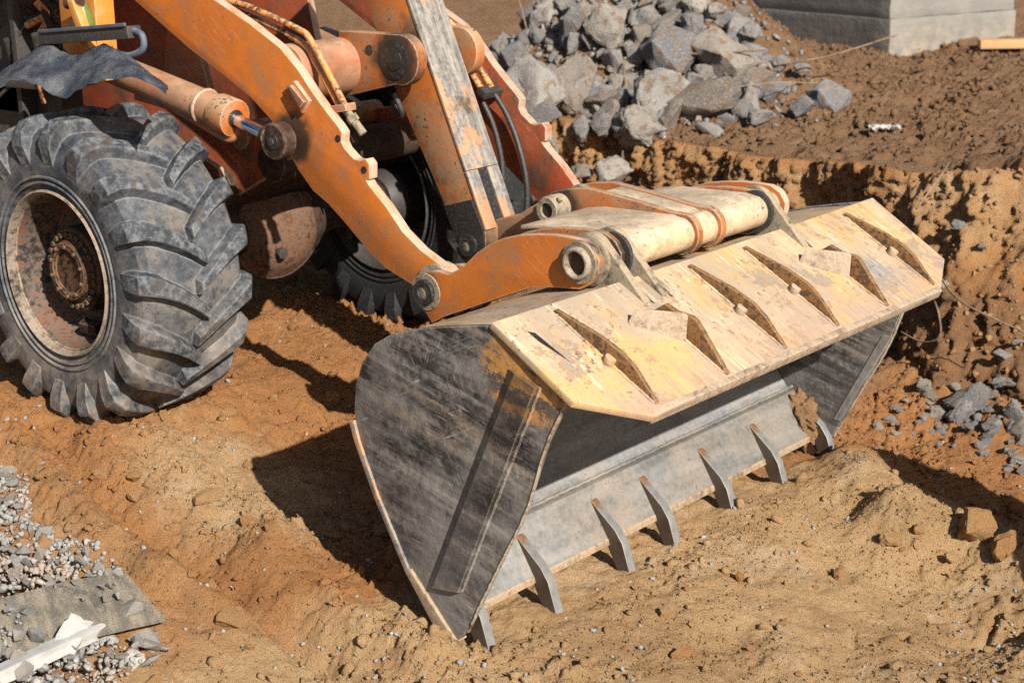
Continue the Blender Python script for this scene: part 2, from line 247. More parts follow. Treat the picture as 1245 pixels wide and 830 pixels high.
M = dict(
 soil=m_soil(), tooth=m_tooth(), orange=m_paint('faded_orange_paint', (.53, .160, .018), (.43, .108, .013),   .45, .66, rim=.75, grime=.35, spots=(((.815, -.57, 1.26), .17), ((1.593, -.60, .74), .12), ((2.37, -.60, .96), .11))),
 yellow=m_paint('orange_yellow_paint', (.58, .22, .025), (.50, .16, .018), .3, .66),
 orange_worn=m_paint('worn_orange_paint', (.45, .125, .018), (.36, .11, .025), .7, .62, grime=.75, spots=(((1.055, -.2, 1.545), .19), ((1.79, -.05, .985), .15), ((1.352, -.1, .80), .17), ((2.39, -.5, .93), .16), ((2.39, .5, .93), .16)), mud=.5),
 redor=m_paint('red_orange_paint', (.36, .062, .020), (.28, .075, .03), .3, .645, grime=.7, rim=.6),
 pink=m_paint('faded_pink_paint', (.34, .105, .045), (.30, .14, .08), .4, .65, grime=.55, mud=.3),
 cream=m_paint('dusty_cream_paint', (.56, .38, .22), (.62, .50, .37), .7, .65, (.60, .49, .37), .5, mud=.6),
 guard=m_guard(), side=m_side(), sidedark=m_side('black_reinforcement_paint', .55), steel=m_steel(),
 leverface=m_lever(), blade=m_steel('polished_blade_steel', (.115, .12, .12), (.24, .24, .235), .45),
 tanedge=m_rust('sandy_worn_edge', [(.13, .09, .06), (.23, .165, .11), (.31, .23, .155), (.18, .12, .075)], .15),
 lip=m_rust('dirty_worn_lip', [(.14, .10, .075), (.27, .205, .15), (.36, .29, .22), (.22, .155, .11)], .2),
 rust=m_rust('rust_scale', [(.022, .016, .013), (.085, .058, .04), (.24, .115, .035), (.045, .033, .027), (.16, .075, .028)], .06),
 axle=m_rust('rusty_cast_axle', [(.010, .007, .006), (.032, .014, .008), (.058, .036, .025), (.05, .018, .009)], .05),
 hubr=m_rust('rusty_hub', [(.008, .0075, .0075), (.014, .012, .011), (.12, .05, .02), (.010, .0095, .0095), (.015, .014, .014)], .03),
 rim=m_rust('rim_paint', [(.025, .02, .017), (.15, .12, .095), (.25, .21, .17), (.06, .035, .022)], .12),
 rimwell=m_rust('rusty_rim_well', [(.014, .012, .011), (.035, .024, .018), (.10, .085, .075), (.16, .055, .024), (.022, .02, .02)], .06),
 diffrust=m_rust('rusty_diff_casting', [(.022, .015, .012), (.085, .038, .02), (.14, .09, .062), (.13, .05, .023), (.06, .04, .03)], .12),
 shaderubber=m_plain('shaded_black_rubber', (.014, .014, .015), .75, 0, .25, .3), rubber=m_rubber(), black=m_plain('grease_black', (.018, .016, .015), .45), dirty=m_rust('dried_mud_grey', [(.05, .042, .034), (.17, .14, .10), (.27, .23, .165), (.13, .10, .07)], .35),
 chrome=m_plain('chrome_rod', (.75, .78, .85), .12, 1, .1), hose=m_plain('black_hose', (.03, .028, .026), .55), fender=m_fender(),
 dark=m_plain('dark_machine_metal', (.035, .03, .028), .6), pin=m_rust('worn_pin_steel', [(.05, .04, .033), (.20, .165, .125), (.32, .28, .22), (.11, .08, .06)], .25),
 chunk=m_rock('broken_concrete', [(.11, .112, .12), (.27, .272, .28), (.17, .173, .18), (.34, .315, .275), (.16, .13, .105), (.22, .222, .228)], .7, (.15, .085, .045)),
 fines=m_rock('concrete_fines', [(.17, .165, .16), (.20, .19, .18)], .8, (.16, .10, .06)),
 gravel=m_rock('crushed_stone', [(.21, .228, .24), (.31, .30, .28), (.29, .25, .21), (.16, .178, .19), (.36, .345, .315), (.24, .248, .25)], .4, (.40, .27, .15)),
 clod=m_clod(), cast=m_cast(), board=m_board(),
 white=m_plain('white_foam', (.42, .42, .405), .9, 0, .6), wire=m_rust('rusty_wire', [(.06, .045, .04), (.14, .09, .06), (.2, .13, .09)], .3), glass=m_plain('green_glass', (.12, .15, .03), .2),
 timber=m_plain('sawn_timber', (.50, .30, .14), .8), hydraulic=m_paint('orange_pipe_paint', (.60, .25, .07), (.52, .20, .06), .6, .55))

# ------------------------------------------------------------------ mesh helpers
def link(name, me, parent=None, mat=None, loc=(0, 0, 0), rot=(0, 0, 0), scale=(1, 1, 1)):
    o = bpy.data.objects.new(name, me); COL.objects.link(o); o.parent = parent; o.location = loc; o.rotation_euler = rot; o.scale = scale
    if mat is not None and me is not None and not me.materials: me.materials.append(M[mat])
    return o
def fin(bm, name, smooth=40):
    me = bpy.data.meshes.new(name); bmesh.ops.recalc_face_normals(bm, faces=bm.faces); bm.to_mesh(me); bm.free()
    if smooth:
        me.polygons.foreach_set('use_smooth', [True]*len(me.polygons)); me.set_sharp_from_angle(angle=rad(smooth))
    return me
def bev(bm, w, seg=2, ang=28):
    if w <= 0: return
    bmesh.ops.recalc_face_normals(bm, faces=bm.faces); bm.edges.ensure_lookup_table()
    es = [e for e in bm.edges if len(e.link_faces) == 2 and e.calc_face_angle(0) > rad(ang)]
    bmesh.ops.bevel(bm, geom=es, offset=w, segments=seg, profile=.6, affect='EDGES', clamp_overlap=True)
def a_prism(bm, pts, y0, y1, frame=None):
    """polygon pts (a,b) extruded between y0 and y1; frame maps (a,y,b) to a point"""
    f = frame or (lambda a, y, b: Vector((a, y, b)))
    A = [bm.verts.new(f(a, y0, b)) for a, b in pts]; B = [bm.verts.new(f(a, y1, b)) for a, b in pts]; n = len(pts)
    bm.faces.new(A); bm.faces.new(B[::-1])
    for i in range(n): bm.faces.new((A[i], B[i], B[(i+1) % n], A[(i+1) % n]))
def prism(name, pts, y0, y1, parent, mat, bv=.004, frame=None, smooth=40, mid=None):
    bm = bmesh.new(); a_prism(bm, pts, y0, y1, frame); bev(bm, bv)
    return link(name, fin(bm, name, smooth), parent, mat)
def a_cyl(bm, p0, p1, r0, r1=None, seg=28, cap=True):
    p0, p1 = Vector(p0), Vector(p1); r1 = r0 if r1 is None else r1; d = (p1-p0).normalized()
    u = d.orthogonal().normalized(); v = d.cross(u)
    R = [[bm.verts.new(p+(u*math.cos(2*math.pi*i/seg)+v*math.sin(2*math.pi*i/seg))*r) for i in range(seg)] for p, r in ((p0, r0), (p1, r1))]
    for i in range(seg): bm.faces.new((R[0][i], R[0][(i+1) % seg], R[1][(i+1) % seg], R[1][i]))
    if cap: bm.faces.new(R[0][::-1]); bm.faces.new(R[1])
def cyl(name, p0, p1, r, parent, mat, r1=None, bv=.004, seg=28):
    bm = bmesh.new(); a_cyl(bm, p0, p1, r, r1, seg); bev(bm, bv, 2, 50); return link(name, fin(bm, name), parent, mat)
def ring(name, c, ax, prof, parent, mat, seg=36, closed=True):
    """lathe: prof = [(h along axis, radius)]"""
    c, d = Vector(c), Vector(ax).normalized(); u = d.orthogonal().normalized(); v = d.cross(u); bm = bmesh.new()
    R = [[bm.verts.new(c+d*h+(u*math.cos(2*math.pi*i/seg)+v*math.sin(2*math.pi*i/seg))*max(r, 1e-4)) for i in range(seg)] for h, r in prof]
    n = len(R)
    for j in range(n if closed else n-1):
        a, b = R[j], R[(j+1) % n]
        for i in range(seg): bm.faces.new((a[i], a[(i+1) % seg], b[(i+1) % seg], b[i]))
    return link(name, fin(bm, name, 35), parent, mat)
def smooth_path(pts, k=6):
    P = [Vector(p) for p in pts]; out = []
    for i in range(len(P)-1):
        a, b, c, d = P[max(i-1, 0)], P[i], P[i+1], P[min(i+2, len(P)-1)]
        for j in range(k):
            t = j/k; out.append(.5*((2*b)+(c-a)*t+(2*a-5*b+4*c-d)*t*t+(3*b-a-3*c+d)*t**3))
    return out+[P[-1]]
def a_pipe(bm, pts, r, seg=10):
    prev = None; up = None
    for i, p in enumerate(pts):
        d = (pts[min(i+1, len(pts)-1)]-pts[max(i-1, 0)]).normalized()
        up = d.orthogonal().normalized() if up is None else (up-d*up.dot(d)).normalized()
        v = d.cross(up); R = [bm.verts.new(p+(up*math.cos(2*math.pi*k/seg)+v*math.sin(2*math.pi*k/seg))*r) for k in range(seg)]
        if prev:
            for k in range(seg): bm.faces.new((prev[k], prev[(k+1) % seg], R[(k+1) % seg], R[k]))
        else: bm.faces.new(R[::-1])
        prev = R
    bm.faces.new(prev)
def pipe(name, pts, r, parent, mat, k=6, seg=10):
    bm = bmesh.new(); a_pipe(bm, smooth_path(pts, k), r, seg); return link(name, fin(bm, name, 60), parent, mat)
def box(name, c, s, parent, mat, rot=(0, 0, 0), bv=.004):
    bm = bmesh.new(); bmesh.ops.create_cube(bm, size=1)
    bmesh.ops.scale(bm, vec=s, verts=bm.verts); bev(bm, bv); bmesh.ops.rotate(bm, matrix=Euler(rot).to_matrix(), verts=bm.verts); bmesh.ops.translate(bm, vec=c, verts=bm.verts)
    return link(name, fin(bm, name), parent, mat)
def tag(o, label, cat=None, group=None, kind=None):
    o['label'] = label
    if cat: o['category'] = cat
    if group: o['group'] = group
    if kind: o['kind'] = kind
    return o
def empty(name, loc=(0, 0, 0), parent=None):
    o = bpy.data.objects.new(name, None); COL.objects.link(o); o.location = loc; o.parent = parent; o.empty_display_size = .1; return o

# ------------------------------------------------------------------ noise in numpy
def hsh(ix, iy, k):
    h = (ix.astype(np.int64)*374761393+iy.astype(np.int64)*668265263+k*982451653) & 0xffffffff
    h = ((h ^ (h >> 13))*1274126177) & 0xffffffff; h = (h ^ (h >> 16)) & 0xffffffff
    return h/4294967295.0
def vnoise(x, y, k=0):
    ix, iy = np.floor(x), np.floor(y); fx, fy = x-ix, y-iy; fx = fx*fx*fx*(fx*(fx*6-15)+10); fy = fy*fy*fy*(fy*(fy*6-15)+10)
    a, b, c, d = hsh(ix, iy, k), hsh(ix+1, iy, k), hsh(ix, iy+1, k), hsh(ix+1, iy+1, k)
    return (a+(b-a)*fx)*(1-fy)+(c+(d-c)*fx)*fy-.5
def fbm(x, y, f, o=4, k=0, g=.5):
    s = np.zeros_like(x); a = 1.
    for i in range(o): s += a*vnoise(x*f+i*17.3, y*f-i*9.1, k+i*31); f *= 2.03; a *= g
    return s
def lumps(x, y, f, k=0, keep=.6):
    """angular clods: flat-topped, tilted polygon bumps around jittered cell points"""
    X, Y = x*f, y*f; ix, iy = np.floor(X), np.floor(Y); out = np.zeros_like(x)
    for dx in (-1, 0, 1):
        for dy in (-1, 0, 1):
            cx, cy = ix+dx, iy+dy; h1 = hsh(cx, cy, k); h2 = hsh(cx, cy, k+1); h3 = hsh(cx, cy, k+2); h4 = (h1*7.31+h2*3.17) % 1.
            a, b = X-cx-.5-.8*(h1-.5), Y-cy-.5-.8*(h2-.5); r = (.22+.42*h3*h3)*((h4*13.7) % 1. < keep)+1e-6
            th = h4*1.57; u, v = a*np.cos(th)+b*np.sin(th), b*np.cos(th)-a*np.sin(th)
            d = np.maximum(np.maximum(np.abs(u)*1.1, np.abs(v)*(.9+.4*h2)), (np.abs(u)+np.abs(v))*.74)/r
            out = np.maximum(out, np.clip((1-d)*1.7, 0, .8)*r*(1+.5*(h1-.5)*u/r+.5*(h2-.5)*v/r))
    return out
def ss(a, b, x):
    t = np.clip((x-a)/(b-a), 0, 1); return t*t*(3-2*t)
def seg_d(x, y, ax, ay, bx, by):
    t = np.clip(((x-ax)*(bx-ax)+(y-ay)*(by-ay))/((bx-ax)**2+(by-ay)**2), 0, 1); return np.hypot(x-ax-t*(bx-ax), y-ay-t*(by-ay)), t
def gs(d, s): return np.exp(-(d/s)**2)
def cliff_y(x): return 3.30+.14*vnoise(x*1.1, x*0+3, 5)*2-.25*ss(1.5, 2.6, x)
def terrain(x, y, fine=True):
    wx, wy = x+.10*fbm(x, y, 1.7, 3, 3), y+.10*fbm(x, y, 1.7, 3, 4)
    zp = np.interp(wx, [-3, -.35, .25, .8, 1.5, 2.2, 2.6, 3.2, 4.2], [.11, .10, .07, -.14, -.26, -.318, -.335, -.41, -.47])
    left = ss(-1.35, -1.75, wy)*ss(2.3, 1.3, wx); zp = zp*(1-left)+left*(-.03-.07*np.clip(wx, 0, 2))   # shoulder of the dug lane
    d, t = seg_d(wx, wy, -.3, -1.33, 2.0, -1.62); zp -= .12*gs(d, .10)*ss(0, .2, t)
    d, t = seg_d(wx, wy, .0, -1.55, 1.6, -1.74); zp += .075*gs(d, .10)
    d, t = seg_d(wx, wy, 1.3, -1.30, 2.25, -1.38); zp += .08*gs(d, .11); d, t = seg_d(wx, wy, .5, -1.06, 1.3, -1.2); zp += .06*gs(d, .12)
    d, t = seg_d(wx, wy, 2.55, .45, 2.45, 1.25); zp += .055*gs(d, .26)
    d, t = seg_d(wx, wy, 2.45, 1.1, 3.0, .72); zp += .07*gs(d, .16)
    d, t = seg_d(wx, wy, 3.0, .75, 3.7, .85); zp += .13*gs(d, .17)
    d, t = seg_d(wx, wy, 2.5, 1.7, 3.9, 1.3); zp -= .10*gs(d, .35)
    zp -= .09*gs(np.hypot((wx-3.45)/1.3, wy-.18), .24); zp += .06*gs(np.hypot(wx-3.9, wy-.35), .25)
    zp += .22*ss(2.0, 2.7, wy)*ss(1.7, 2.5, wx)
    d, t = seg_d(wx, wy, 4.38, .60, 4.65, .82); zp += 1.45*gs(d, .31)  # unseen mound, added beyond the right of the frame to throw a shadow inwards
    zu = .60+.035*np.clip(y-3.3, 0, 30)+.10*fbm(x, y, .6, 4, 11)+.04*fbm(x, y, 3.1, 3, 12)
    # heap of spoil under the rubble
    hp = np.hypot((x+1.5+.12*(y-5))/1.75, (y-5.0)/1.6)+.12*fbm(x, y, 1.5, 3, 80); zu += .85*ss(1.02, .15, hp)
    zu += .22*gs(np.hypot(x-2.6, y-3.5), .5)
    cw = .42+.60*ss(1.75, 2.5, x); cy = cliff_y(x)+.30+.22*fbm(x, y, 2.2, 4, 81)+.10*fbm(x, y, 7.5, 3, 82)
    q = np.clip((wy-cy)/cw+1, 0, 1); f = .55*ss(.05, .55, q)+.45*ss(.5, .98, q)+.12*vnoise(x*6, y*9, 83)*(q*(1-q)*4)
    z = zp*(1-f)+zu*f
    if fine:
        wall = f*(1-f)*4; near = 1-f
        z += .050*fbm(x, y, 4.5, 4, 21)*(1-.5*gs(np.hypot(x-2.35, y), .5))-.035*np.clip(.10-np.abs(fbm(x, y, 2.6, 3, 25)), 0, 1)*4*ss(2.1, 1.6, x)+.05*wall*fbm(x, y, 5, 4, 23)
        sk = ss(1.75, 2.35, x-.15*y)*ss(1.35, .9, y-.25*(x-2.4)); rough = np.clip(.58+1.5*fbm(x, y, 1.3, 3, 30)-.52*sk, .03, 1)
        rough = np.maximum(rough, .9*gs(np.hypot(x-3.4, y-.75), .45)); rough = np.maximum(rough, .8*ss(.5, 0, np.abs(f-.5)*2-.2))
        smth = np.clip(gs(np.hypot((x-2.9)/1.4, y-1.15), .35)+.8*gs(np.hypot(x-3.4, y-.15), .25), 0, 1); rough = rough*(1-.85*smth)
        ux, uy = x+.03*fbm(x, y, 14, 2, 90), y+.03*fbm(x, y, 14, 2, 91)
        bil = np.abs(fbm(ux, uy, 9, 4, 95, .55)); z -= .05*(.3+.7*rough)*np.clip(.16-bil, 0, 1)
        z += rough*(.060*lumps(ux, uy, 6, 40, .25)+.060*lumps(ux, uy, 13, 44, .35)+.055*lumps(ux, uy, 27, 48, .5))*1.05
        z += (.35+.65*rough)*(.020*fbm(x, y, 20, 4, 60, .6)+.022*lumps(ux, uy, 48, 52, .35))
        z += f*.05*lumps(x, y, 4.5, 71, .5)
    for ax_, ay_, bx_, by_, dp in ((3.32, .02, 3.36, -.05, .03), (3.45, .06, 3.53, .0, .03), (3.30, .28, 3.40, .36, .035), (3.52, .25, 3.50, .40, .04), (3.40, .17, 3.62, .33, .02), (3.18, -.1, 3.22, -.18, .02)):
        d, t = seg_d(x, y, ax_, ay_, bx_, by_); z = z-dp*gs(d, .016)
    # tyres press the soil flat
    for yy in (-.95, .95): z = np.where((np.abs(y-yy) < .34) & (np.abs(x) < .5), np.minimum(z, .085+.10*ss(.1, .5, np.abs(x))+.3*ss(.24, .34, np.abs(y-yy))), z)
    # the bucket's belly and blade have pushed the soil down
    zb = .41+(x-1.79)*(-.69/.46)-.05
    z = np.where((np.abs(y) < 1.27) & (x > 1.7) & (x < 2.30), np.minimum(z, np.maximum(zb, -.285)), z)
    return z
def axis(lo, a, b, hi, h, gr=1.035, hmax=.5):
    c = list(np.arange(a, b, h)); s = h
    while c[-1] < hi: s = min(s*gr, hmax); c.append(c[-1]+s)
    s = h; L = []; q = a
    while q > lo: s = min(s*gr, hmax); q -= s; L.append(q)
    return np.array(L[::-1]+c)
gx = axis(-45, -.5, 3.9, 14, .0085); gy = axis(-9, -2.5, 1.75, 4.9, .0085, 1.02, .024); gy = np.concatenate([gy, axis(5, 5, 5.1, 60, .03, 1.03, .6)[1:]])
X, Y = np.meshgrid(gx, gy); nx, ny = len(gx), len(gy)
Zt = terrain(X.ravel(), Y.ravel())
me = bpy.data.meshes.new('ground'); V = np.stack([X.ravel(), Y.ravel(), Zt], 1).astype(np.float32)
i = (np.arange(ny-1)[:, None]*nx+np.arange(nx-1)[None]).ravel(); Q = np.stack([i, i+1, i+nx+1, i+nx], 1).astype(np.int32)
me.vertices.add(len(V)); me.vertices.foreach_set('co', V.ravel()); me.loops.add(Q.size); me.loops.foreach_set('vertex_index', Q.ravel())
me.polygons.add(len(Q)); me.polygons.foreach_set('loop_start', np.arange(len(Q), dtype=np.int32)*4); me.polygons.foreach_set('loop_total', np.full(len(Q), 4, np.int32))
me.update(); me.polygons.foreach_set('use_smooth', [True]*len(Q))
def soil_kind(x, y):
    sand = np.clip(1.0*ss(1.75, 2.35, x-.15*y)*ss(1.35, .9, y-.25*(x-2.4)), 0, 1)
    sand = np.maximum(sand, 0.85*gs(np.hypot((x-.85)/1.5, y+1.0), .46)); sand = np.maximum(sand, .7*ss(1.2, 2.0, x)*ss(-1.1, -1.5, y)); sand = np.maximum(sand, .42*ss(-1.3, -1.6, y)); sand = np.maximum(sand, .6*ss(2.9, 3.3, x)*ss(2.6, 1.4, y))
    sand = np.maximum(sand, .55*ss(1.6, 2.3, x)*ss(1.9, 2.5, y)*ss(3.5, 3.1, y))
    brown = np.maximum(ss(2.9, 3.4, y)*1.0, .75*ss(.5, 1.6, y)*ss(2.6, 1.9, x)); brown = np.maximum(brown, .2*gs(np.hypot((x-3.)/1.5, y-1.25), .3))
    return sand, brown*(1-.8*ss(1.7, 2.4, x)*ss(3.6, 3.2, y))
sa, br = soil_kind(V[:, 0], V[:, 1])
for nm, a in (('sand', sa), ('brown', br)):
    at = me.attributes.new(nm, 'FLOAT', 'POINT'); at.data.foreach_set('value', a.astype(np.float32))
g = link('ground', me, None, 'soil'); g['kind'] = 'structure'

# the cut bank behind the loader: a ragged earth face standing in front of the upper ground
def vnoise3(x, y, z, k=0):
    iz = np.floor(z); f = z-iz; f = f*f*f*(f*(f*6-15)+10); o = np.zeros_like(x)
    a = np.zeros_like(x); b = np.zeros_like(x)
    for u in np.unique(iz):
        m = iz == u; a[m] = vnoise(x[m], y[m], k+int(u)*7919); b[m] = vnoise(x[m], y[m], k+int(u+1)*7919)
    return a+(b-a)*f
bx = np.arange(-5.5, 3.5, .016); bt = np.linspace(0, 1.25, 110); BX, BT = np.meshgrid(bx, bt); x_ = BX.ravel(); t_ = BT.ravel()
cy_ = cliff_y(x_)+.12*ss(1.7, 2.7, x_); ztop = np.minimum(terrain(x_, cliff_y(x_)+.45, False), .70)-.01
zf = -.5+(ztop+.5)*np.minimum(t_, 1)+np.where(t_ > 1, .015-.10*(t_-1), 0); yf = cy_-.30-.80*ss(1.5, 2.4, x_)*np.maximum(1-t_, 0)+.22*np.minimum(t_, 1)+np.maximum(t_-1, 0)*1.5
dn = .18*vnoise3(x_*1.5, zf*1.2, yf*1.2, 301)+.09*vnoise3(x_*3.7, zf*3.1, yf*3, 311)+.10*fbm(x_, zf, 5.5, 5, 305, .6)+.06*fbm(x_+zf*.3, zf*.18, 9, 4, 371, .6)+.02*vnoise3(x_*38, zf*40, yf*38, 341)
dn += .06*lumps(x_+.05*fbm(x_, zf, 9, 2, 377), zf+.05*fbm(x_, zf, 9, 2, 378), 6, 350, .2)+.05*lumps(x_, zf, 15, 355, .25)+.05*lumps(x_, zf, 27, 358, .35)
yf = yf-dn*np.where(t_ > 1, np.clip(1.2-(t_-1)*4, .2, 1), 1); zf = zf+np.where(t_ > 1, dn*.25, 0)-.03*ss(1.0, 1.25, t_)
bm_v = np.stack([x_, yf, zf], 1).astype(np.float32); bnx = len(bx); i = (np.arange(len(bt)-1)[:, None]*bnx+np.arange(bnx-1)[None]).ravel(); Q = np.stack([i, i+1, i+bnx+1, i+bnx], 1).astype(np.int32)
me = bpy.data.meshes.new('bank_face'); me.vertices.add(len(bm_v)); me.vertices.foreach_set('co', bm_v.ravel()); me.loops.add(Q.size); me.loops.foreach_set('vertex_index', Q.ravel())
me.polygons.add(len(Q)); me.polygons.foreach_set('loop_start', np.arange(len(Q), dtype=np.int32)*4); me.polygons.foreach_set('loop_total', np.full(len(Q), 4, np.int32)); me.update(); me.polygons.foreach_set('use_smooth', [True]*len(Q))
for nm, a in (('sand', .12+.35*ss(.5, .8, t_)*ss(1.1, .95, t_)+.08*ss(1.4, 2., x_)), ('brown', .85-.55*ss(.5, .8, t_)*ss(1.08, .98, t_)-.25*ss(1.4, 2, x_))):
    at = me.attributes.new(nm, 'FLOAT', 'POINT'); at.data.foreach_set('value', a.astype(np.float32))
o = link('bank_face', me, None, 'soil'); o['kind'] = 'structure'

# ------------------------------------------------------------------ wheel loader
L = empty('wheel_loader'); tag(L, 'muddy orange wheel loader with its wide toothed bucket lowered to the sand', 'wheel loader')

def tyre_mesh(yc=0., R=.69, side=-1):
    bm = bmesh.new(); lay = bm.verts.layers.float.new('lug')
    # carcass section, y from outer (-) to inner (+); radii
    sec = [(-.235, .345), (-.262, .40), (-.275, .47), (-.272, .54), (-.255, .595), (-.225, .625), (-.15, .638), (0, .645), (.15, .638), (.225, .625), (.255, .595), (.272, .54), (.275, .47), (.262, .40), (.235, .345)]
    n = 132
    Rg = [[bm.verts.new((math.cos(2*math.pi*k/n)*r, y+yc, math.sin(2*math.pi*k/n)*r)) for y, r in sec] for k in range(n)]
    for k in range(n):
        for j in range(len(sec)-1): bm.faces.new((Rg[k][j], Rg[k][j+1], Rg[(k+1) % n][j+1], Rg[(k+1) % n][j]))
    N = 18
    for sd_ in (-1, 1):
        for q in range(N):
            th0 = 2*math.pi*(q+(.5 if sd_ > 0 else 0))/N+random.uniform(-.008, .008)
            # stations from the crown to the shoulder and down the sidewall: |y|, base radius, top radius, half width, angle offset
            st = [(-.026, .640, .690, .024, -.03), (.03, .640, .693, .027, .04), (.09, .636, .693, .030, .105), (.15, .632, .690, .033, .158), (.205, .622, .685, .037, .200), (.247, .595, .674, .041, .226), (.268, .57, .628, .040, .240), (.272, .53, .578, .036, .250), (.268, .475, .490, .030, .256)]
            rows = []
            wob = random.uniform(-.004, .004)
            for (ay, rb, rt, hw, da) in st:
                th = th0+da; y = sd_*ay
                yo = sd_*(ay+(.004 if rt > .65 else .026 if rt > .53 else .008))
                row = []
                for (rr, ww, yy, lg) in ((rb-.01, hw*1.55, sd_*(ay if ay < .2 else ay-.02), 0.), (rt-.006, hw*1.02, yo, .8), (rt+wob*.3, hw*.8, yo, 1.), (rt+wob*.3, -hw*.8, yo, 1.), (rt-.006, -hw*1.02, yo, .8), (rb-.01, -hw*1.55, sd_*(ay if ay < .2 else ay-.02), 0.)):
                    a = th+ww/max(rr, .3); v = bm.verts.new((math.cos(a)*rr, yy+yc, math.sin(a)*rr)); v[lay] = lg; row.append(v)
                rows.append(row)
            for a, b in zip(rows, rows[1:]):
                for j in range(5): bm.faces.new((a[j], a[j+1], b[j+1], b[j]))
            bm.faces.new(rows[0][::-1]); bm.faces.new(rows[-1])
    # moulded rings on the sidewalls
    for sd_ in (-1, 1):
        for rr, hh in ((.40, .268), (.425, .272), (.365, .252)):
            pr = [(sd_*(hh-.004), rr-.006), (sd_*(hh+.004), rr-.003), (sd_*(hh+.004), rr+.003), (sd_*(hh-.002), rr+.007)]
            G = [[bm.verts.new((math.cos(2*math.pi*k/n)*r, y+yc, math.sin(2*math.pi*k/n)*r)) for y, r in pr] for k in range(n)]
            for k in range(n):
                for j in range(3): bm.faces.new((G[k][j], G[k][j+1], G[(k+1) % n][j+1], G[(k+1) % n][j]))
    return fin(bm, 'tyre', 26)
tyre = tyre_mesh(); tyre2 = tyre.copy()
def wheel(yc, outer, rm='rim', rw='rimwell'):
    wl = empty('wheel', (0, yc, .70), L)
    link('tyre', tyre if outer < 0 else tyre2, wl, 'rubber' if outer < 0 else 'shaderubber', rot=(0, rad(random.uniform(0, 15)), 0), scale=(.968, .985, .968))  # far tyre gets a darker rubber that paints in its shade
    o = outer                                             # -1: dish opens towards -y
    ring('rim', (0, 0, 0), (0, o, 0), [(.262, .343), (.270, .350), (.262, .358), (.235, .345), (.10, .325), (-.235, .345), (-.262, .358), (-.270, .350), (-.262, .343), (-.22, .315), (.04, .308), (.13, .314), (.225, .332)], wl, rm, 64)
    ring('rim_well', (0, 0, 0), (0, o, 0), [(.236, .331), (.215, .323), (.13, .305), (.07, .298), (.055, .285), (.075, .16), (.03, .16), (.02, .3), (.13, .312), (.222, .330)], wl, rw, 64)
    ring('hub', (0, 0, 0), (0, o, 0), [(.0, .19), (.13, .185), (.165, .18), (.172, .172), (.172, .135), (.20, .128), (.208, .120), (.208, .098), (.192, .094), (.188, .0)], wl, 'hubr', 48, False)
    if o < 0:
        bmh = bmesh.new(); a_cyl(bmh, (0, 0, 0), (0, -.016, 0), .0125, None, 6); bev(bmh, .002, 1); bmsh = fin(bmh, 'wheel_bolt', 30)
        for k in range(26):
            a = 2*math.pi*k/26; link('wheel_bolt', bmsh, wl, 'hubr', (math.cos(a)*.154, -.172, math.sin(a)*.154), (0, a, 0))
        for k in range(10):
            a = 2*math.pi*(k+.4)/10; link('hub_bolt', bmsh, wl, 'hubr', (math.cos(a)*.108, -.207, math.sin(a)*.108), (0, a, 0), (.7, .7, .7))
        bmv = bmesh.new(); a_pipe(bmv, smooth_path([(.21, -.10, -.19), (.225, -.15, -.2), (.235, -.19, -.23)], 4), .007); link('valve_stem', fin(bmv, 'valve_stem'), wl, 'black')
        box('rim_clamp', (.03, -.135, -.25), (.09, .05, .05), wl, 'axle', (.3, .1, .2), .008)
    else:
        ring('brake_drum', (0, 0, 0), (0, -1, 0), [(.28, .06), (.28, .125), (.24, .15), (.05, .16), (.0, .16)], wl, 'dark', 40, False)
    return wl
wheel(-.945, -1); wheel(.945, 1, 'dark', 'dark')  # far rim and well in dark metal, standing in for shade

# front axle with the round differential cover
ax = empty('front_axle', (0, 0, .70), L)
def lathe_part(name, c, axd, prof, par, mat, seg=40): return ring(name, c, axd, prof, par, mat, seg, False)
lathe_part('axle_tube', (0, -.66, 0), (0, 1, 0), [(0, .11), (.12, .10), (.30, .085), (.42, .11), (.50, .17), (.60, .20), (.72, .20), (.82, .17), (.90, .11), (1.02, .085), (1.2, .10), (1.32, .11)], ax, 'axle')
lathe_part('differential_cover', (-.03, -.03, .0), (.96, -.20, -.10), [(-.02, .225), (.10, .215), (.108, .228), (.128, .228), (.136, .212), (.185, .175), (.215, .125), (.228, .07), (.232, 0)], ax, 'diffrust', 44)
cyl('filler_plug', (.150, -.115, -.085), (.205, -.126, -.093), .026, ax, 'dark', None, .004, 8)
box('axle_seat', (.0, .46, .08), (.22, .16, .09), ax, 'axle'); box('axle_seat', (.0, -.46, .08), (.22, .16, .09), ax, 'axle')
for yy in (.40, .52): cyl('seat_bolt', (.09, yy, -.14), (.09, yy, -.02), .014, ax, 'axle')
lathe_part('axle_flange', (0, .58, 0), (0, 1, 0), [(-.02, .0), (-.02, .15), (.02, .15), (.02, .0)], ax, 'axle')

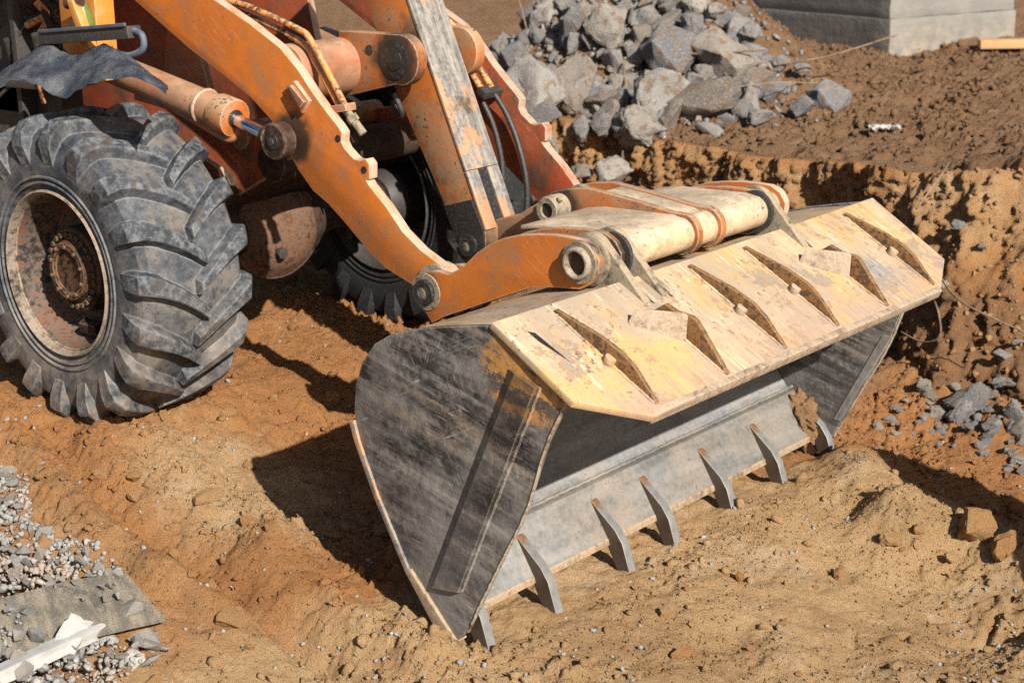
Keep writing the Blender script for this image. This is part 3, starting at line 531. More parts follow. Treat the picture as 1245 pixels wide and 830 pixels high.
# front frame behind the axle
fr = empty('front_frame', (0, 0, 0), L)
prism('frame_plate', [(-.9, .95), (-.35, .80), (.10, .86), (.42, 1.02), (.66, 1.16), (.70, 1.28), (.30, 1.22), (.02, 1.32), (-.08, 1.78), (-.22, 2.3), (-.9, 2.3)], -.40, -.36, fr, 'redor', .006)
prism('frame_plate', [(-.9, .95), (-.35, .80), (.10, .86), (.42, 1.02), (.66, 1.16), (.70, 1.28), (.30, 1.22), (.02, 1.32), (-.08, 1.78), (-.22, 2.3), (-.9, 2.3)], .36, .40, fr, 'redor', .006)
prism('frame_gusset', [(-.18, 1.38), (.16, 1.34), (.02, 1.82), (-.06, 1.86)], -.44, -.405, fr, 'pink', .006)
cyl('frame_tube', (.50, -.42, 1.10), (.50, .42, 1.10), .085, fr, 'axle'); cyl('frame_tube', (.30, -.42, 1.20), (.30, .42, 1.20), .06, fr, 'orange_worn')
prism('frame_cross_plate', [(.10, .86), (.14, .86), (.56, 1.12), (.54, 1.16)], -.355, .355, fr, 'axle', .006)
ring('frame_boss', (.16, -.44, .96), (0, 1, 0), [(0, .045), (0, .085), (.06, .085), (.06, .045)], fr, 'axle', 28)
prism('frame_web', [(.02, .78), (.14, .80), (.24, .93), (.22, 1.06), (.10, 1.10), (.02, 1.0)], -.48, -.45, fr, 'redor', .006)
prism('body_panel', [(-3.2, .75), (-.95, .75), (-.95, 2.5), (-3.2, 2.5)], -.62, .62, fr, 'dark', .02)
prism('bulkhead', [(-.94, .80), (-.90, .80), (-.90, 2.5), (-.94, 2.5)], -.70, .70, fr, 'dark', .005)

# tower post, beam and the clutter on the near side of the body
tw = empty('cab_support', (0, 0, 0), L)
prism('support_post', [(-.39, 1.45), (-.13, 1.45), (-.11, 2.5), (-.37, 2.5)], -.80, -.70, tw, 'yellow', .008)
prism('support_beam', [(-1.6, 1.92), (-.37, 1.80), (-.37, 2.4), (-1.6, 2.4)], -.79, -.75, tw, 'yellow', .008)
prism('side_step', [(-1.5, 1.22), (-.70, 1.22), (-.70, 1.36), (-1.5, 1.36)], -.62, -.5, tw, 'dark', .01)
prism('side_step', [(-1.5, 1.36), (-.62, 1.37), (-.60, 1.40), (-1.5, 1.42)], -.74, -.48, tw, 'dark', .01)
for k in range(26):
    p = Vector((random.uniform(-1.15, -.62), random.uniform(-.66, -.52), random.uniform(1.42, 1.85))); q = [p]
    for _ in range(4): p = p+Vector((random.uniform(-.14, .14), random.uniform(-.05, .05), random.uniform(-.12, .12))); q.append(p)
    pipe('engine_hose', q, random.uniform(.006, .018), tw, random.choice(['hose', 'hose', 'dark', 'axle', 'axle', 'dark', 'hydraulic']) if k else 'hydraulic', 4, 8)
lathe_part('fluid_bottle', (-.16, -.84, 1.64), (.05, 0, 1), [(0, 0), (0, .05), (.03, .055), (.10, .04), (.14, .018), (.17, .016), (.17, 0)], tw, 'glass', 24)
prism('lamp_bracket', [(-.09, 1.58), (-.03, 1.58), (-.14, 1.80), (-.18, 1.80)], -.90, -.86, tw, 'yellow', .004)
cyl('lamp_knob', (-.21, -.88, 1.785), (-.13, -.86, 1.795), .026, tw, 'axle')

# fender over the near wheel
fd = empty('fender', (0, 0, 0), L)
FEND = [[(-.52, 1.38), (-.31, 1.452), (-.165, 1.500), (-.02, 1.488), (.15, 1.444), (.295, 1.497), (.43, 1.532), (.655, 1.554), (.825, 1.508)],
        [(-.57, 1.405), (-.385, 1.478), (-.24, 1.52), (-.08, 1.535), (.09, 1.502), (.24, 1.555), (.38, 1.582), (.59, 1.573), (.755, 1.518)],
        [(-.76, 1.42), (-.60, 1.487), (-.445, 1.545), (-.235, 1.618), (-.115, 1.588), (.0, 1.588), (.155, 1.633), (.295, 1.617), (.57, 1.497)]]
def fender_shell():
    bm = bmesh.new(); ys = (-1.19, -1.13, -.985)
    rows = [smooth_path([(x, ys[j], z) for x, z in FEND[j]], 5) for j in range(3)]; n = len(rows[0]); g_ = []
    for i in range(n):
        a, b, c = rows[0][i], rows[1][i], rows[2][i]; col = smooth_path([a, b, c], 5)+[c+(c-b)*.35+Vector((0, 0, -.02))]
        g_.append([bm.verts.new(p+Vector((0, 0, .004*math.sin(i*1.7+k)))) for k, p in enumerate(col)])
    for a, b in zip(g_, g_[1:]):
        for k in range(len(a)-1): bm.faces.new((a[k], b[k], b[k+1], a[k+1]))
    bmesh.ops.solidify(bm, geom=bm.faces[:], thickness=.018)
    return fin(bm, 'fender_shell', 45)
link('fender_shell', fender_shell(), fd, 'fender')
box('fender_channel', (.03, -.95, 1.668), (.62, .07, .05), fd, 'dark', (0, rad(-5), 0), .006)
box('fender_rail', (.03, -.988, 1.700), (.61, .012, .014), fd, 'fender', (0, rad(-5), 0), .003)
pipe('fender_strap', [(.32, -.95, 1.70), (.385, -.95, 1.685), (.385, -.95, 1.63), (.31, -.96, 1.60), (.22, -.965, 1.605)], .014, fd, 'fender', 5)

# loader arms
ARM_T = [(-.25, 2.12), (.10, 1.94), (.383, 1.793), (.587, 1.707), (.769, 1.616), (.869, 1.533), (.948, 1.446), (1.019, 1.379), (1.082, 1.325), (1.105, 1.300), (1.098, 1.262), (1.113, 1.238), (1.165, 1.200), (1.197, 1.197), (1.230, 1.207), (1.251, 1.187), (1.247, 1.128), (1.228, 1.122), (1.245, 1.101), (1.332, 1.028), (1.416, .939), (1.510, .877), (1.608, .834), (1.654, .815)]
ARM_B = [(-.70, 2.08), (-.165, 1.777), (.191, 1.583), (.401, 1.486), (.57, 1.401), (.689, 1.315), (.832, 1.127), (.914, 1.047), (1.002, 1.002), (1.102, .929), (1.226, .83), (1.315, .777), (1.477, .724), (1.56, .68), (1.62, .69), (1.655, .74)]
for y0, y1 in ((-.565, -.518), (.518, .565)):
    arm = prism('loader_arm', ARM_T[::-1]+ARM_B, y0, y1, L, 'orange' if y0 < 0 else 'redor', .005)  # far arm in darker red, with the shade of its dirty inner face painted in
    s = -1 if y0 < 0 else 1
    yo = y0 if s < 0 else y1
    if s < 0:
        prism('mounting_lug', [(.809, 1.464), (.861, 1.49), (.942, 1.415), (.898, 1.361)], yo-.018, yo+.001, arm, 'orange', .003)
        prism('mounting_lug', [(.840, 1.470), (.855, 1.475), (.930, 1.412), (.905, 1.385)], yo-.034, yo-.016, arm, 'pink', .003)
        for (bx_, bz_) in ((1.083, 1.275), (1.222, 1.163)):
            cyl('lug_hole', (bx_, yo-.003, bz_), (bx_, yo+.01, bz_), .014, arm, 'black', None, 0, 16)
    ring('pivot_collar', (1.593, (yo if s > 0 else yo), .745), (0, s, 0), [(-.06, .05), (-.06, .088), (.016, .088), (.016, .05)], arm, 'pin', 32)
# pipes along the near arm
hp = empty('hydraulic_pipework', (0, 0, 0), L)
pipe('hydraulic_pipe', [(.05, -.49, 1.93), (.271, -.49, 1.80), (.50, -.49, 1.765), (.80, -.49, 1.685), (.87, -.49, 1.645), (.95, -.49, 1.54), (1.06, -.50, 1.40)], .0135, hp, 'hydraulic', 8)
pipe('hydraulic_pipe', [(.0, -.475, 1.90), (.19, -.475, 1.785), (.45, -.475, 1.735), (.80, -.475, 1.63), (.88, -.475, 1.55), (1.02, -.49, 1.385)], .0135, hp, 'hydraulic', 8)
box('pipe_clamp', (1.045, -.495, 1.385), (.09, .06, .03), hp, 'pink', (0, rad(-10), 0)); box('pipe_clamp', (.30, -.485, 1.785), (.09, .07, .03), hp, 'hydraulic', (0, rad(20), 0))
cyl('hose_fitting', (1.06, -.50, 1.385), (1.14, -.48, 1.285), .017, hp, 'dirty'); cyl('hose_fitting', (1.03, -.49, 1.375), (1.075, -.47, 1.245), .013, hp, 'axle')
cyl('fitting_nut', (1.085, -.494, 1.355), (1.103, -.49, 1.332), .025, hp, 'dirty', None, .003, 6); cyl('fitting_nut', (1.046, -.484, 1.33), (1.053, -.48, 1.305), .021, hp, 'axle', None, .003, 6)
# pipes and hoses on the far arm
for dy, dz in ((.0, .0), (-.035, -.04)):
    pipe('hydraulic_pipe', [(.45, .47+dy, 1.76+dz), (.727, .47+dy, 1.64+dz), (.86, .47+dy, 1.50+dz), (.985, .47+dy, 1.35+dz)], .015, hp, 'hydraulic', 8)
box('pipe_clamp', (.985, .46, 1.335), (.05, .13, .035), hp, 'dark', (0, rad(30), 0))
pipe('hydraulic_hose', [(.985, .47, 1.34), (1.06, .485, 1.23), (1.125, .49, 1.08), (1.16, .49, .92), (1.15, .49, .78)], .0125, hp, 'hose', 8)
pipe('hydraulic_hose', [(.95, .43, 1.31), (1.0, .45, 1.20), (1.035, .46, 1.06), (1.045, .46, .92), (1.03, .46, .76)], .0125, hp, 'hose', 8)
pipe('return_hose', [(.95, -.12, 1.36), (.99, -.12, 1.30), (1.02, -.14, 1.33), (1.0, -.16, 1.40)], .012, hp, 'hose', 6)

# cross tube and ear plates carrying the bell crank
cr = empty('arm_cross_tube', (0, 0, 0), L)
cyl('cross_tube', (.74, -.517, 1.505), (.74, .517, 1.505), .118, cr, 'pink', None, .004, 48)
def disc(cx, cz, r, a0, a1, n=12): return [(cx+r*math.cos(rad(a0+(a1-a0)*k/n)), cz+r*math.sin(rad(a0+(a1-a0)*k/n))) for k in range(n+1)]
EAR = [(.735, 1.650), (.735, 1.372)]+disc(1.087, 1.546, .104, -105, 85)
for y0 in (-.205, .15):
    e = prism('ear_plate', EAR, y0, y0+.055, cr, 'orange_worn', .006)
cyl('ear_pin', (1.055, -.212, 1.545), (1.055, .212, 1.545), .046, cr, 'black'); cyl('ear_pin_cap', (1.055, -.2085, 1.545), (1.055, -.206, 1.545), .082, cr, 'black', None, .001, 40)
cyl('ear_hole', (.913, -.2075, 1.578), (.913, -.200, 1.578), .021, cr, 'black', None, .001, 20)
# bell crank
LEV = [(.70, 2.2), (.80, 1.771), (.952, 1.403), (1.207, .947), (1.285, .775)]+disc(1.352, .792, .078, 200, 350, 8)+[(1.43, .86), (1.379, .979), (1.19, 1.415), (1.037, 1.778), (.95, 2.2)]
bc = prism('bell_crank', LEV, -.10, .09, L, 'orange_worn', .006)
prism('crank_cap_plate', [(.953, 2.2), (1.040, 1.780), (1.193, 1.417), (1.33, 1.095), (1.342, 1.100), (1.205, 1.424), (1.053, 1.785), (.967, 2.2)], -.104, .094, bc, 'leverface', .003)
for y0, y1 in ((-.104, -.035), (.025, .094)):
    prism('crank_cap_plate', [(1.33, 1.093), (1.379, .979), (1.43, .86), (1.442, .865), (1.391, .984), (1.342, 1.098)], y0, y1, bc, 'leverface', .003)
prism('crank_slot', [(1.331, 1.092), (1.42, .88), (1.425, .882), (1.336, 1.094)], -.034, .024, bc, 'black', 0)
prism('crank_shoe', [(1.212, .940), (1.290, .775)]+disc(1.352, .792, .081, 195, 350, 8)+[(1.43, .862), (1.37, .985)], -.112, -.099, bc, 'black', .004)
ring('crank_pin', (1.352, -.128, .792), (0, 1, 0), [(0, .024), (0, .047), (.03, .047), (.03, .024)], bc, 'black', 32); cyl('crank_pin_core', (1.352, -.122, .792), (1.352, .11, .792), .025, bc, 'pin', None, .003)
# link from the crank to the coupler
lk = empty('tilt_link', (0, 0, 0), L)
prism('link_bar', [(1.33, .73), (1.40, .73), (1.70, .90), (1.84, .93), (1.87, .99), (1.83, 1.05), (1.74, 1.04), (1.55, .93), (1.33, .865), (1.29, .80)], -.02, .06, lk, 'orange_worn', .008)

# ------------------------------------------------------------------ quick coupler between the arms and the bucket
cp = empty('coupler', (0, 0, 0), L)
EARC = [(1.613, .613), (1.573, .666), (1.542, .736), (1.560, .785), (1.603, .817), (1.650, .825), (1.71, .820), (1.783, .857), (1.86, .924), (1.93, .968), (1.984, .992), (2.06, 1.014), (2.141, 1.027), (2.22, 1.035), (2.293, 1.036), (2.36, 1.033), (2.405, 1.008), (2.431, .968), (2.426, .920), (2.39, .880), (2.345, .853), (2.251, .845), (2.18, .838), (2.116, .826), (2.016, .787), (1.894, .737), (1.78, .69), (1.68, .65)]
for y0 in (-.625, -.495, .465, .592):
    prism('coupler_plate', EARC, y0, y0+.033, cp, 'orange' if abs(y0) > .55 else 'orange_worn', .004)
for s in (-1, 1):
    ring('hook_bush', (2.348, s*.625, .952), (0, s, 0), [(-.10, .043), (-.10, .058), (.030, .058), (.034, .053), (.034, .047), (.030, .043)], cp, 'pin', 40)
    ring('bush_collar', (2.348, s*.625, .952), (0, s, 0), [(-.004, .05), (-.004, .076), (.010, .076), (.010, .05)], cp, 'dirty', 40)
    cyl('bush_bore', (2.348, s*.56, .952), (2.348, s*.60, .952), .0435, cp, 'dark', None, 0)
    ring('arm_pin', (1.593, s*.625, .736), (0, s, 0), [(-.17, .026), (-.17, .05), (.018, .05), (.022, .046), (.022, .030), (.018, .026)], cp, 'black', 36)
    cyl('arm_pin_core', (1.593, s*.46, .736), (1.593, s*.640, .736), .027, cp, 'pin')
    ring('pin_boss', (1.593, s*.625, .736), (0, s, 0), [(-.002, .05), (-.002, .072), (.006, .072), (.006, .05)], cp, 'dirty', 36)
TX, TZ = 2.372, .952
cyl('torque_tube', (TX, -.47, TZ), (TX, .47, TZ), .064, cp, 'cream', None, .003, 48)
TOPP = [(1.93, 1.005), (2.02, 1.018), (2.34, 1.024), (2.40, 1.012), (2.40, 1.000), (2.34, 1.010), (2.02, 1.004), (1.93, .990)]
prism('coupler_top_plate', TOPP, -.455, -.052, cp, 'cream', .003); prism('coupler_top_plate', TOPP, .142, .455, cp, 'cream', .003)
BOT = [(1.95, .90), (2.30, .885), (2.36, .893), (2.36, .880), (2.30, .873), (1.95, .888)]
prism('coupler_bottom_plate', BOT, -.455, -.052, cp, 'orange', .003); prism('coupler_bottom_plate', BOT, .142, .455, cp, 'orange', .003)
CEN = [(1.72, .925), (1.690, .968), (1.705, 1.015), (1.76, 1.050), (1.83, 1.068), (1.933, 1.080), (2.152, 1.056), (2.33, 1.030)]+disc(TX, TZ, .082, 70, -110, 12)+[(2.25, .86), (1.95, .87)]
for y0 in (-.05, .105): prism('centre_plate', CEN, y0, y0+.034, cp, 'orange_worn', .004)
prism('centre_cover', [(1.98, 1.068), (2.15, 1.047), (2.33, 1.022), (2.41, .992), (2.437, .95), (2.425, .95), (2.40, .985), (2.325, 1.012), (2.15, 1.037), (1.98, 1.058)], -.016, .105, cp, 'cream', .003)
ring('link_pin', (1.79, -.135, .990), (0, 1, 0), [(0, .030), (0, .050), (.012, .056), (.085, .056), (.085, .03)], cp, 'dirty', 36); cyl('link_pin_core', (1.79, -.125, .990), (1.79, .17, .990), .031, cp, 'black')
cyl('link_spacer', (1.79, .066, .990), (1.79, .104, .990), .07, cp, 'dirty', None, .004, 36)
cyl('grease_nipple', (1.835, -.11, 1.03), (1.845, -.11, 1.043), .012, cp, 'dirty', None, .003, 10)
for s in (-1, 1):
    ring('tube_flange', (TX, s*.455, TZ), (0, s, 0), [(0, .06), (0, .082), (.008, .084), (.018, .082), (.018, .06)], cp, 'hose', 40)

# ------------------------------------------------------------------ bucket
B = empty('bucket', (0, 0, 0), L)
BACK = [(2.212, -.255), (2.085, -.060), (1.915, .168), (1.812, .345), (1.795, .412), (1.797, .466), (1.812, .549), (1.852, .638), (1.920, .715), (2.01, .766), (2.163, .811), (2.30, .838), (2.499, .872)]
def shell_prof(n=7):
    P = smooth_path([(a, 0, b) for a, b in BACK[3:]], n); return [BACK[0], BACK[1], BACK[2]]+[(p.x, p.z) for p in P]
def offset(prof, d):
    out = []
    for i, (a, b) in enumerate(prof):
        p, q = prof[max(i-1, 0)], prof[min(i+1, len(prof)-1)]; tx, tz = q[0]-p[0], q[1]-p[1]; l = math.hypot(tx, tz) or 1
        out.append((a+tz/l*d, b-tx/l*d))
    return out
PR = shell_prof()
def sheet(name, prof, d, y0, y1, ny_, parent, mat, wav=0.):
    bm = bmesh.new(); O = offset(prof, d); ys = [y0+(y1-y0)*k/ny_ for k in range(ny_+1)]
    A = [[bm.verts.new((a, y, b)) for y in ys] for a, b in prof]; C_ = [[bm.verts.new((a, y, b)) for y in ys] for a, b in O]
    n = len(prof)
    for i in range(n-1):
        for k in range(ny_):
            bm.faces.new((A[i][k], A[i][k+1], A[i+1][k+1], A[i+1][k])); bm.faces.new((C_[i][k], C_[i+1][k], C_[i+1][k+1], C_[i][k+1]))
    for k in range(ny_):
        bm.faces.new((A[0][k], C_[0][k], C_[0][k+1], A[0][k+1])); bm.faces.new((A[-1][k], A[-1][k+1], C_[-1][k+1], C_[-1][k]))
    for i in range(n-1):
        bm.faces.new((A[i][0], A[i+1][0], C_[i+1][0], C_[i][0])); bm.faces.new((A[i][-1], C_[i][-1], C_[i+1][-1], A[i+1][-1]))
    return link(name, fin(bm, name, 40), parent, mat)
sheet('back_shell', PR, .018, -1.20, 1.20, 4, B, 'guard')
sheet('inner_shell', offset(PR, .0195), .006, -1.198, 1.198, 4, B, 'steel')
SIDE = [(1.797, .412), (1.799, .466), (1.812, .555), (1.850, .645), (1.918, .724), (2.008, .776), (2.163, .820), (2.30, .848), (2.448, .874), (2.668, .732), (2.772, .690), (2.680, .520), (2.582, .262), (2.359, -.144), (2.302, -.250), (2.265, -.290), (2.215, -.292), (2.04, -.100), (1.897, .160), (1.812, .350)]
for s in (-1, 1):
    y0, y1 = (-1.228, -1.203) if s < 0 else (1.203, 1.228)
    sp = prism('side_plate', SIDE, y0, y1, B, 'side', .003)
    yo = -1.228 if s < 0 else 1.228
    # folded reinforcing plate with a slanted flank
    bm = bmesh.new(); fl = [(2.528, .744), (2.660, .710), (2.290, -.104), (2.122, -.120)]; tp = [(2.572, .740), (2.657, .708), (2.287, -.098), (2.168, -.112)]
    A = [bm.verts.new((a, yo, b)) for a, b in fl]; T = [bm.verts.new((a, yo+s*.022, b)) for a, b in tp]
    bm.faces.new(T)
    for i in range(4): bm.faces.new((A[i], A[(i+1) % 4], T[(i+1) % 4], T[i]))
    link('side_reinforcement', fin(bm, 'side_reinforcement', 25), B, 'sidedark')
    a_, b_ = Vector((2.665, yo+s*.003, .706)), Vector((2.291, yo+s*.003, -.098))
    bm = bmesh.new(); pts = [a_.lerp(b_, k/60)+Vector((random.uniform(-.0015, .0015), 0, random.uniform(-.0015, .0015))) for k in range(61)]
    prev = None
    a_pipe(bm, pts, .006, 6); link('weld_bead', fin(bm, 'weld_bead'), B, 'side')
    bm = bmesh.new(); mp = smooth_path([(2.772, yo*.996, .688), (2.680, yo*.996, .520), (2.582, yo*.996, .262), (2.46, yo*.996, .04), (2.359, yo*.996, -.144), (2.306, yo*.996, -.245)], 10); a_pipe(bm, [p+Vector((random.uniform(-.002, .002), 0, random.uniform(-.002, .002))) for p in mp], .0075, 6); link('worn_front_edge', fin(bm, 'worn_front_edge', 60), B, 'pin')
    prism('wear_strip', [(1.775, .418), (1.800, .424), (1.822, .350), (1.903, .165), (2.045, -.090), (2.03, -.110), (1.885, .150), (1.797, .345)], y0-.010, y1+.02, B, 'leverface', .003)
    prism('wear_strip', [(2.022, -.086), (2.050, -.078), (2.262, -.298), (2.205, -.330)], y0-.014, y1+.02, B, 'tanedge', .003)
# blade: thick cutting edge
BL = [(2.222, -.232), (2.104, -.036), (2.114, -.022), (2.142, -.022), (2.250, -.202), (2.256, -.226), (2.244, -.238)]
prism('cutting_edge', BL, -1.200, 1.200, B, 'blade', .003)
bm = bmesh.new(); a_pipe(bm, [Vector((2.118+random.uniform(-.002, .002), -1.19+2.38*k/160, -.012+random.uniform(-.001, .001))) for k in range(161)], .0075, 8); link('weld_bead', fin(bm, 'weld_bead', 60), B, 'blade')
prism('edge_strip', [(2.2515, -.204), (2.2555, -.207), (2.2605, -.229), (2.2515, -.233)], -1.199, 1.199, B, 'tanedge', .002)
TOOTH = [(2.158, -.080), (2.170, -.066), (2.238, -.122), (2.286, -.162), (2.320, -.210), (2.360, -.338), (2.378, -.42), (2.345, -.42), (2.300, -.335), (2.262, -.262), (2.23, -.200)]
bm = bmesh.new(); a_prism(bm, TOOTH, -.020, .020); bev(bm, .002, 1); tm = fin(bm, 'tooth', 14)
for k in range(7):
    link('tooth', tm, B, 'tooth', (0, -1.155+.385*k, 0), (0, 0, rad(random.uniform(-1.5, 1.5))))
# spill guard: sloping front plate with ribs
g0 = Vector((2.499, 0, .872)); gd = Vector((.866, 0, -.5)); gn = Vector((.5, 0, .866))
GF = lambda s_, y, h: g0+gd*s_+gn*h+Vector((0, y, 0))
def guard():
    bm = bmesh.new()
    out = [(-.035, -1.235), (.361, -1.250), (.527, -1.018), (.520, -.5), (.522, 0), (.516, .5), (.511, .955), (.391, 1.19), (-.035, 1.235), (-.03, .6), (-.03, 0), (-.03, -.6)]
    A = [bm.verts.new(GF(s_, y, 0)) for s_, y in out]; C_ = [bm.verts.new(GF(s_, y, -.024)) for s_, y in out]; n = len(out)
    bm.faces.new(A); bm.faces.new(C_[::-1])
    for i in range(n): bm.faces.new((A[i], C_[i], C_[(i+1) % n], A[(i+1) % n]))
    bev(bm, .003); return fin(bm, 'guard_plate', 35)
link('guard_plate', guard(), B, 'guard')
for y in (-.955, -.182, .182, .935):
    r_ = prism('guard_rib', [(.0, -.001), (.005, .012), (.20, .052), (.30, .060), (.36, .050), (.485, .005), (.488, -.001)], y-.009, y+.009, B, 'rust', .002, lambda a, yy, b: GF(a, yy, b))
    tb = GF(.272, y-.016, 0); cyl('guard_lug', tb-gn*.001, tb+gn*.026, .021, B, 'guard', None, .004, 22)
for y in (-.555, .548):
    prism('gusset_fin', [(.135, -.001), (.165, .055), (.215, .060), (.275, .085), (.30, .085), (.49, .004), (.492, -.001)], y-.011, y+.011, B, 'rust', .002, lambda a, yy, b: GF(a, yy, b))
    bm = bmesh.new()
    q = [(.262, y-.012, .082), (.20, y-.09, .066), (.150, y-.142, .042), (.163, y-.168, .002), (.165, y-.168, -.001), (.308, y-.02, -.001)]
    A = [bm.verts.new(GF(*c)) for c in q]; T = [bm.verts.new(GF(c[0]-.014, c[1], c[2]-.0)) for c in q]
    bm.faces.new(A); bm.faces.new(T[::-1])
    for i in range(len(q)): bm.faces.new((A[i], T[i], T[(i+1) % len(q)], A[(i+1) % len(q)]))
    bev(bm, .002); link('gusset_plate', fin(bm, 'gusset_plate', 30), B, 'lip')
prism('guard_lip', [(.497, .0015), (.5235, .0015), (.5255, -.036), (.512, -.038), (.505, -.020)], -1.012, .950, B, 'lip', .003, lambda a, yy, b: GF(a, yy, b))
for y in (-.955, -.182, .182, .935, -.555, .548):
    for dy in (-.013, .013):
        bm = bmesh.new(); n_ = 46; a_pipe(bm, [GF((.02 if abs(abs(y)-.55) > .05 else .15)+(.46 if abs(abs(y)-.55) > .05 else .33)*k/n_, y+dy+random.uniform(-.0015, .0015), .001+random.uniform(-.001, .0015)) for k in range(n_+1)], .0055, 6)
        link('weld_bead', fin(bm, 'weld_bead', 60), B, 'guard')
# torn flap at the near end of the guard
bm = bmesh.new(); bm.faces.new([bm.verts.new(GF(*p)) for p in ((.045, -1.142, .0012), (.062, -1.120, .0012), (.22, -1.106, .0012), (.10, -1.140, .0012))]); link('torn_hole', fin(bm, 'torn_hole', 0), B, 'black')
# hanger plates hooked by the coupler
for y0, y1 in ((-.565, -.53), (-.455, -.42), (.49, .525)):
    prism('hanger_plate', [(2.16, .80), (2.20, .93), (2.24, 1.01)]+disc(2.345, .958, .088, 120, 55, 6)+[(2.585, .826), (2.52, .80), (2.42, .80)], y0, y1, B, 'dirty', .004)
    prism('hanger_weld', [(2.50, .885), (2.585, .838), (2.60, .822), (2.50, .86)], y1, y1+.022, B, 'lip', .004)
ring('hanger_ring', (2.348, -.57, .952), (0, -1, 0), [(0, .06), (0, .092), (.012, .094), (.016, .088), (.016, .06)], B, 'dirty', 40)
for s in (-1, 1): prism('inner_corner_strip', [(2.56, .30), (2.60, .30), (2.36, -.13), (2.33, -.13)], s*1.199, s*1.203, B, 'steel', 0)
# soil caught in the far corner of the bucket

# lift cylinder on the outside of the near arm and its twin
for s in (-1, 1):
    lc = empty('lift_cylinder', (0, 0, 0), L); yy = s*.635
    b0, b1, ey = Vector((-.28, yy, 1.487)), Vector((.545, yy, 1.322)), Vector((.805, yy-.0*s, 1.252)); d = (b1-b0).normalized()
    cyl('barrel', b0, b1-d*.10, .069, lc, 'pink', None, .003, 40); cyl('barrel_gland', b1-d*.104, b1, .080, lc, 'orange_worn', None, .008, 40)
    ring('gland_ring', b1-d*.20, d, [(0, .068), (0, .076), (.012, .078), (.018, .07)], lc, 'pink', 40); cyl('gland_seal', b1-d*.002, b1+d*.006, .038, lc, 'black')
    cyl('rod', b1-d*.05, ey, .0265, lc, 'chrome', None, .002, 32)
    ring('rod_eye', (ey.x, yy-s*.045, ey.z), (0, s, 0), [(.012, .03), (.012, .070), (.018, .076), (.072, .076), (.078, .070), (.078, .03)], lc, 'axle', 36)
    cyl('eye_pin', (ey.x, s*.50, ey.z), (ey.x, s*.673, ey.z), .034, lc, 'black'); cyl('eye_pin_head', (ey.x, s*.673, ey.z), (ey.x, s*.680, ey.z), .018, lc, 'dark', None, .002, 6)
    cyl('rod_neck', ey-d*.085, ey-d*.05, .04, lc, 'axle', .05)
pipe('cylinder_hose', [(-.1, -.64, 1.37), (.15, -.65, 1.34), (.42, -.65, 1.26), (.50, -.64, 1.235), (.53, -.62, 1.26), (.52, -.60, 1.32)], .017, hp, 'pink', 6)

# ------------------------------------------------------------------ stones, clods, rubble
def hull_mesh(seed, sub=0, rough=.0, n=13, flat=1.):
    r = random.Random(seed); bm = bmesh.new()
    for _ in range(n):
        v = Vector((r.gauss(0, 1), r.gauss(0, 1), r.gauss(0, 1))).normalized(); v = Vector((v.x, v.y, v.z*flat))*r.uniform(.8, 1.08); bm.verts.new(v)
    res = bmesh.ops.convex_hull(bm, input=bm.verts); bmesh.ops.delete(bm, geom=list({e for e in res['geom_interior']+res['geom_unused'] if isinstance(e, bmesh.types.BMVert)}), context='VERTS')
    if sub:
        bev(bm, .07, 1, 10)
        bmesh.ops.triangulate(bm, faces=bm.faces); bmesh.ops.subdivide_edges(bm, edges=bm.edges, cuts=sub, use_grid_fill=True); bmesh.ops.triangulate(bm, faces=bm.faces)
        from mathutils import noise as mn
        for v in bm.verts:
            q = v.co*2.1+Vector((seed*3.1, 0, 0)); v.co += v.co.normalized()*(mn.noise(q)*rough+mn.noise(q*2.7)*rough*.55+mn.noise(q*7)*rough*.28)
    return fin(bm, 'stone_%d' % seed, 38 if sub else 0)
CH = [hull_mesh(100+i, 3, .13, random.choice([9, 10, 12, 14]), random.choice([.85, 1., .75])) for i in range(12)]
PB = [hull_mesh(200+i, 0, 0, 11, .75) for i in range(10)]
PC = [hull_mesh(250+i, 0, 0, 6, .8) for i in range(8)]
GR = [hull_mesh(300+i, 0, 0, 14, .6) for i in range(10)]
CL = [hull_mesh(400+i, 2, .16, 16, .8) for i in range(8)]
for m in CH: m.materials.append(M['chunk'])
for m in GR: m.materials.append(M['gravel'])
for m in CL: m.materials.append(M['clod'])
def tz(x, y): return float(terrain(np.array([float(x)]), np.array([float(y)]))[0])
def surf(x, y):
    """top of the soil at a point, the cut bank included"""
    k = (np.abs(bm_v[:, 0]-x) < .03) & (np.abs(bm_v[:, 1]-y) < .035); return max(tz(x, y), float(bm_v[k, 2].max()) if k.any() else -9)
def stone(name, me_, loc, s, rot=None):
    rot = rot or (random.uniform(0, 6.3), random.uniform(0, 6.3), random.uniform(0, 6.3))
    return link(name, me_, None, None, loc, rot, s if isinstance(s, tuple) else (s*random.uniform(.8, 1.2), s*random.uniform(.8, 1.2), s*random.uniform(.7, 1.1)))
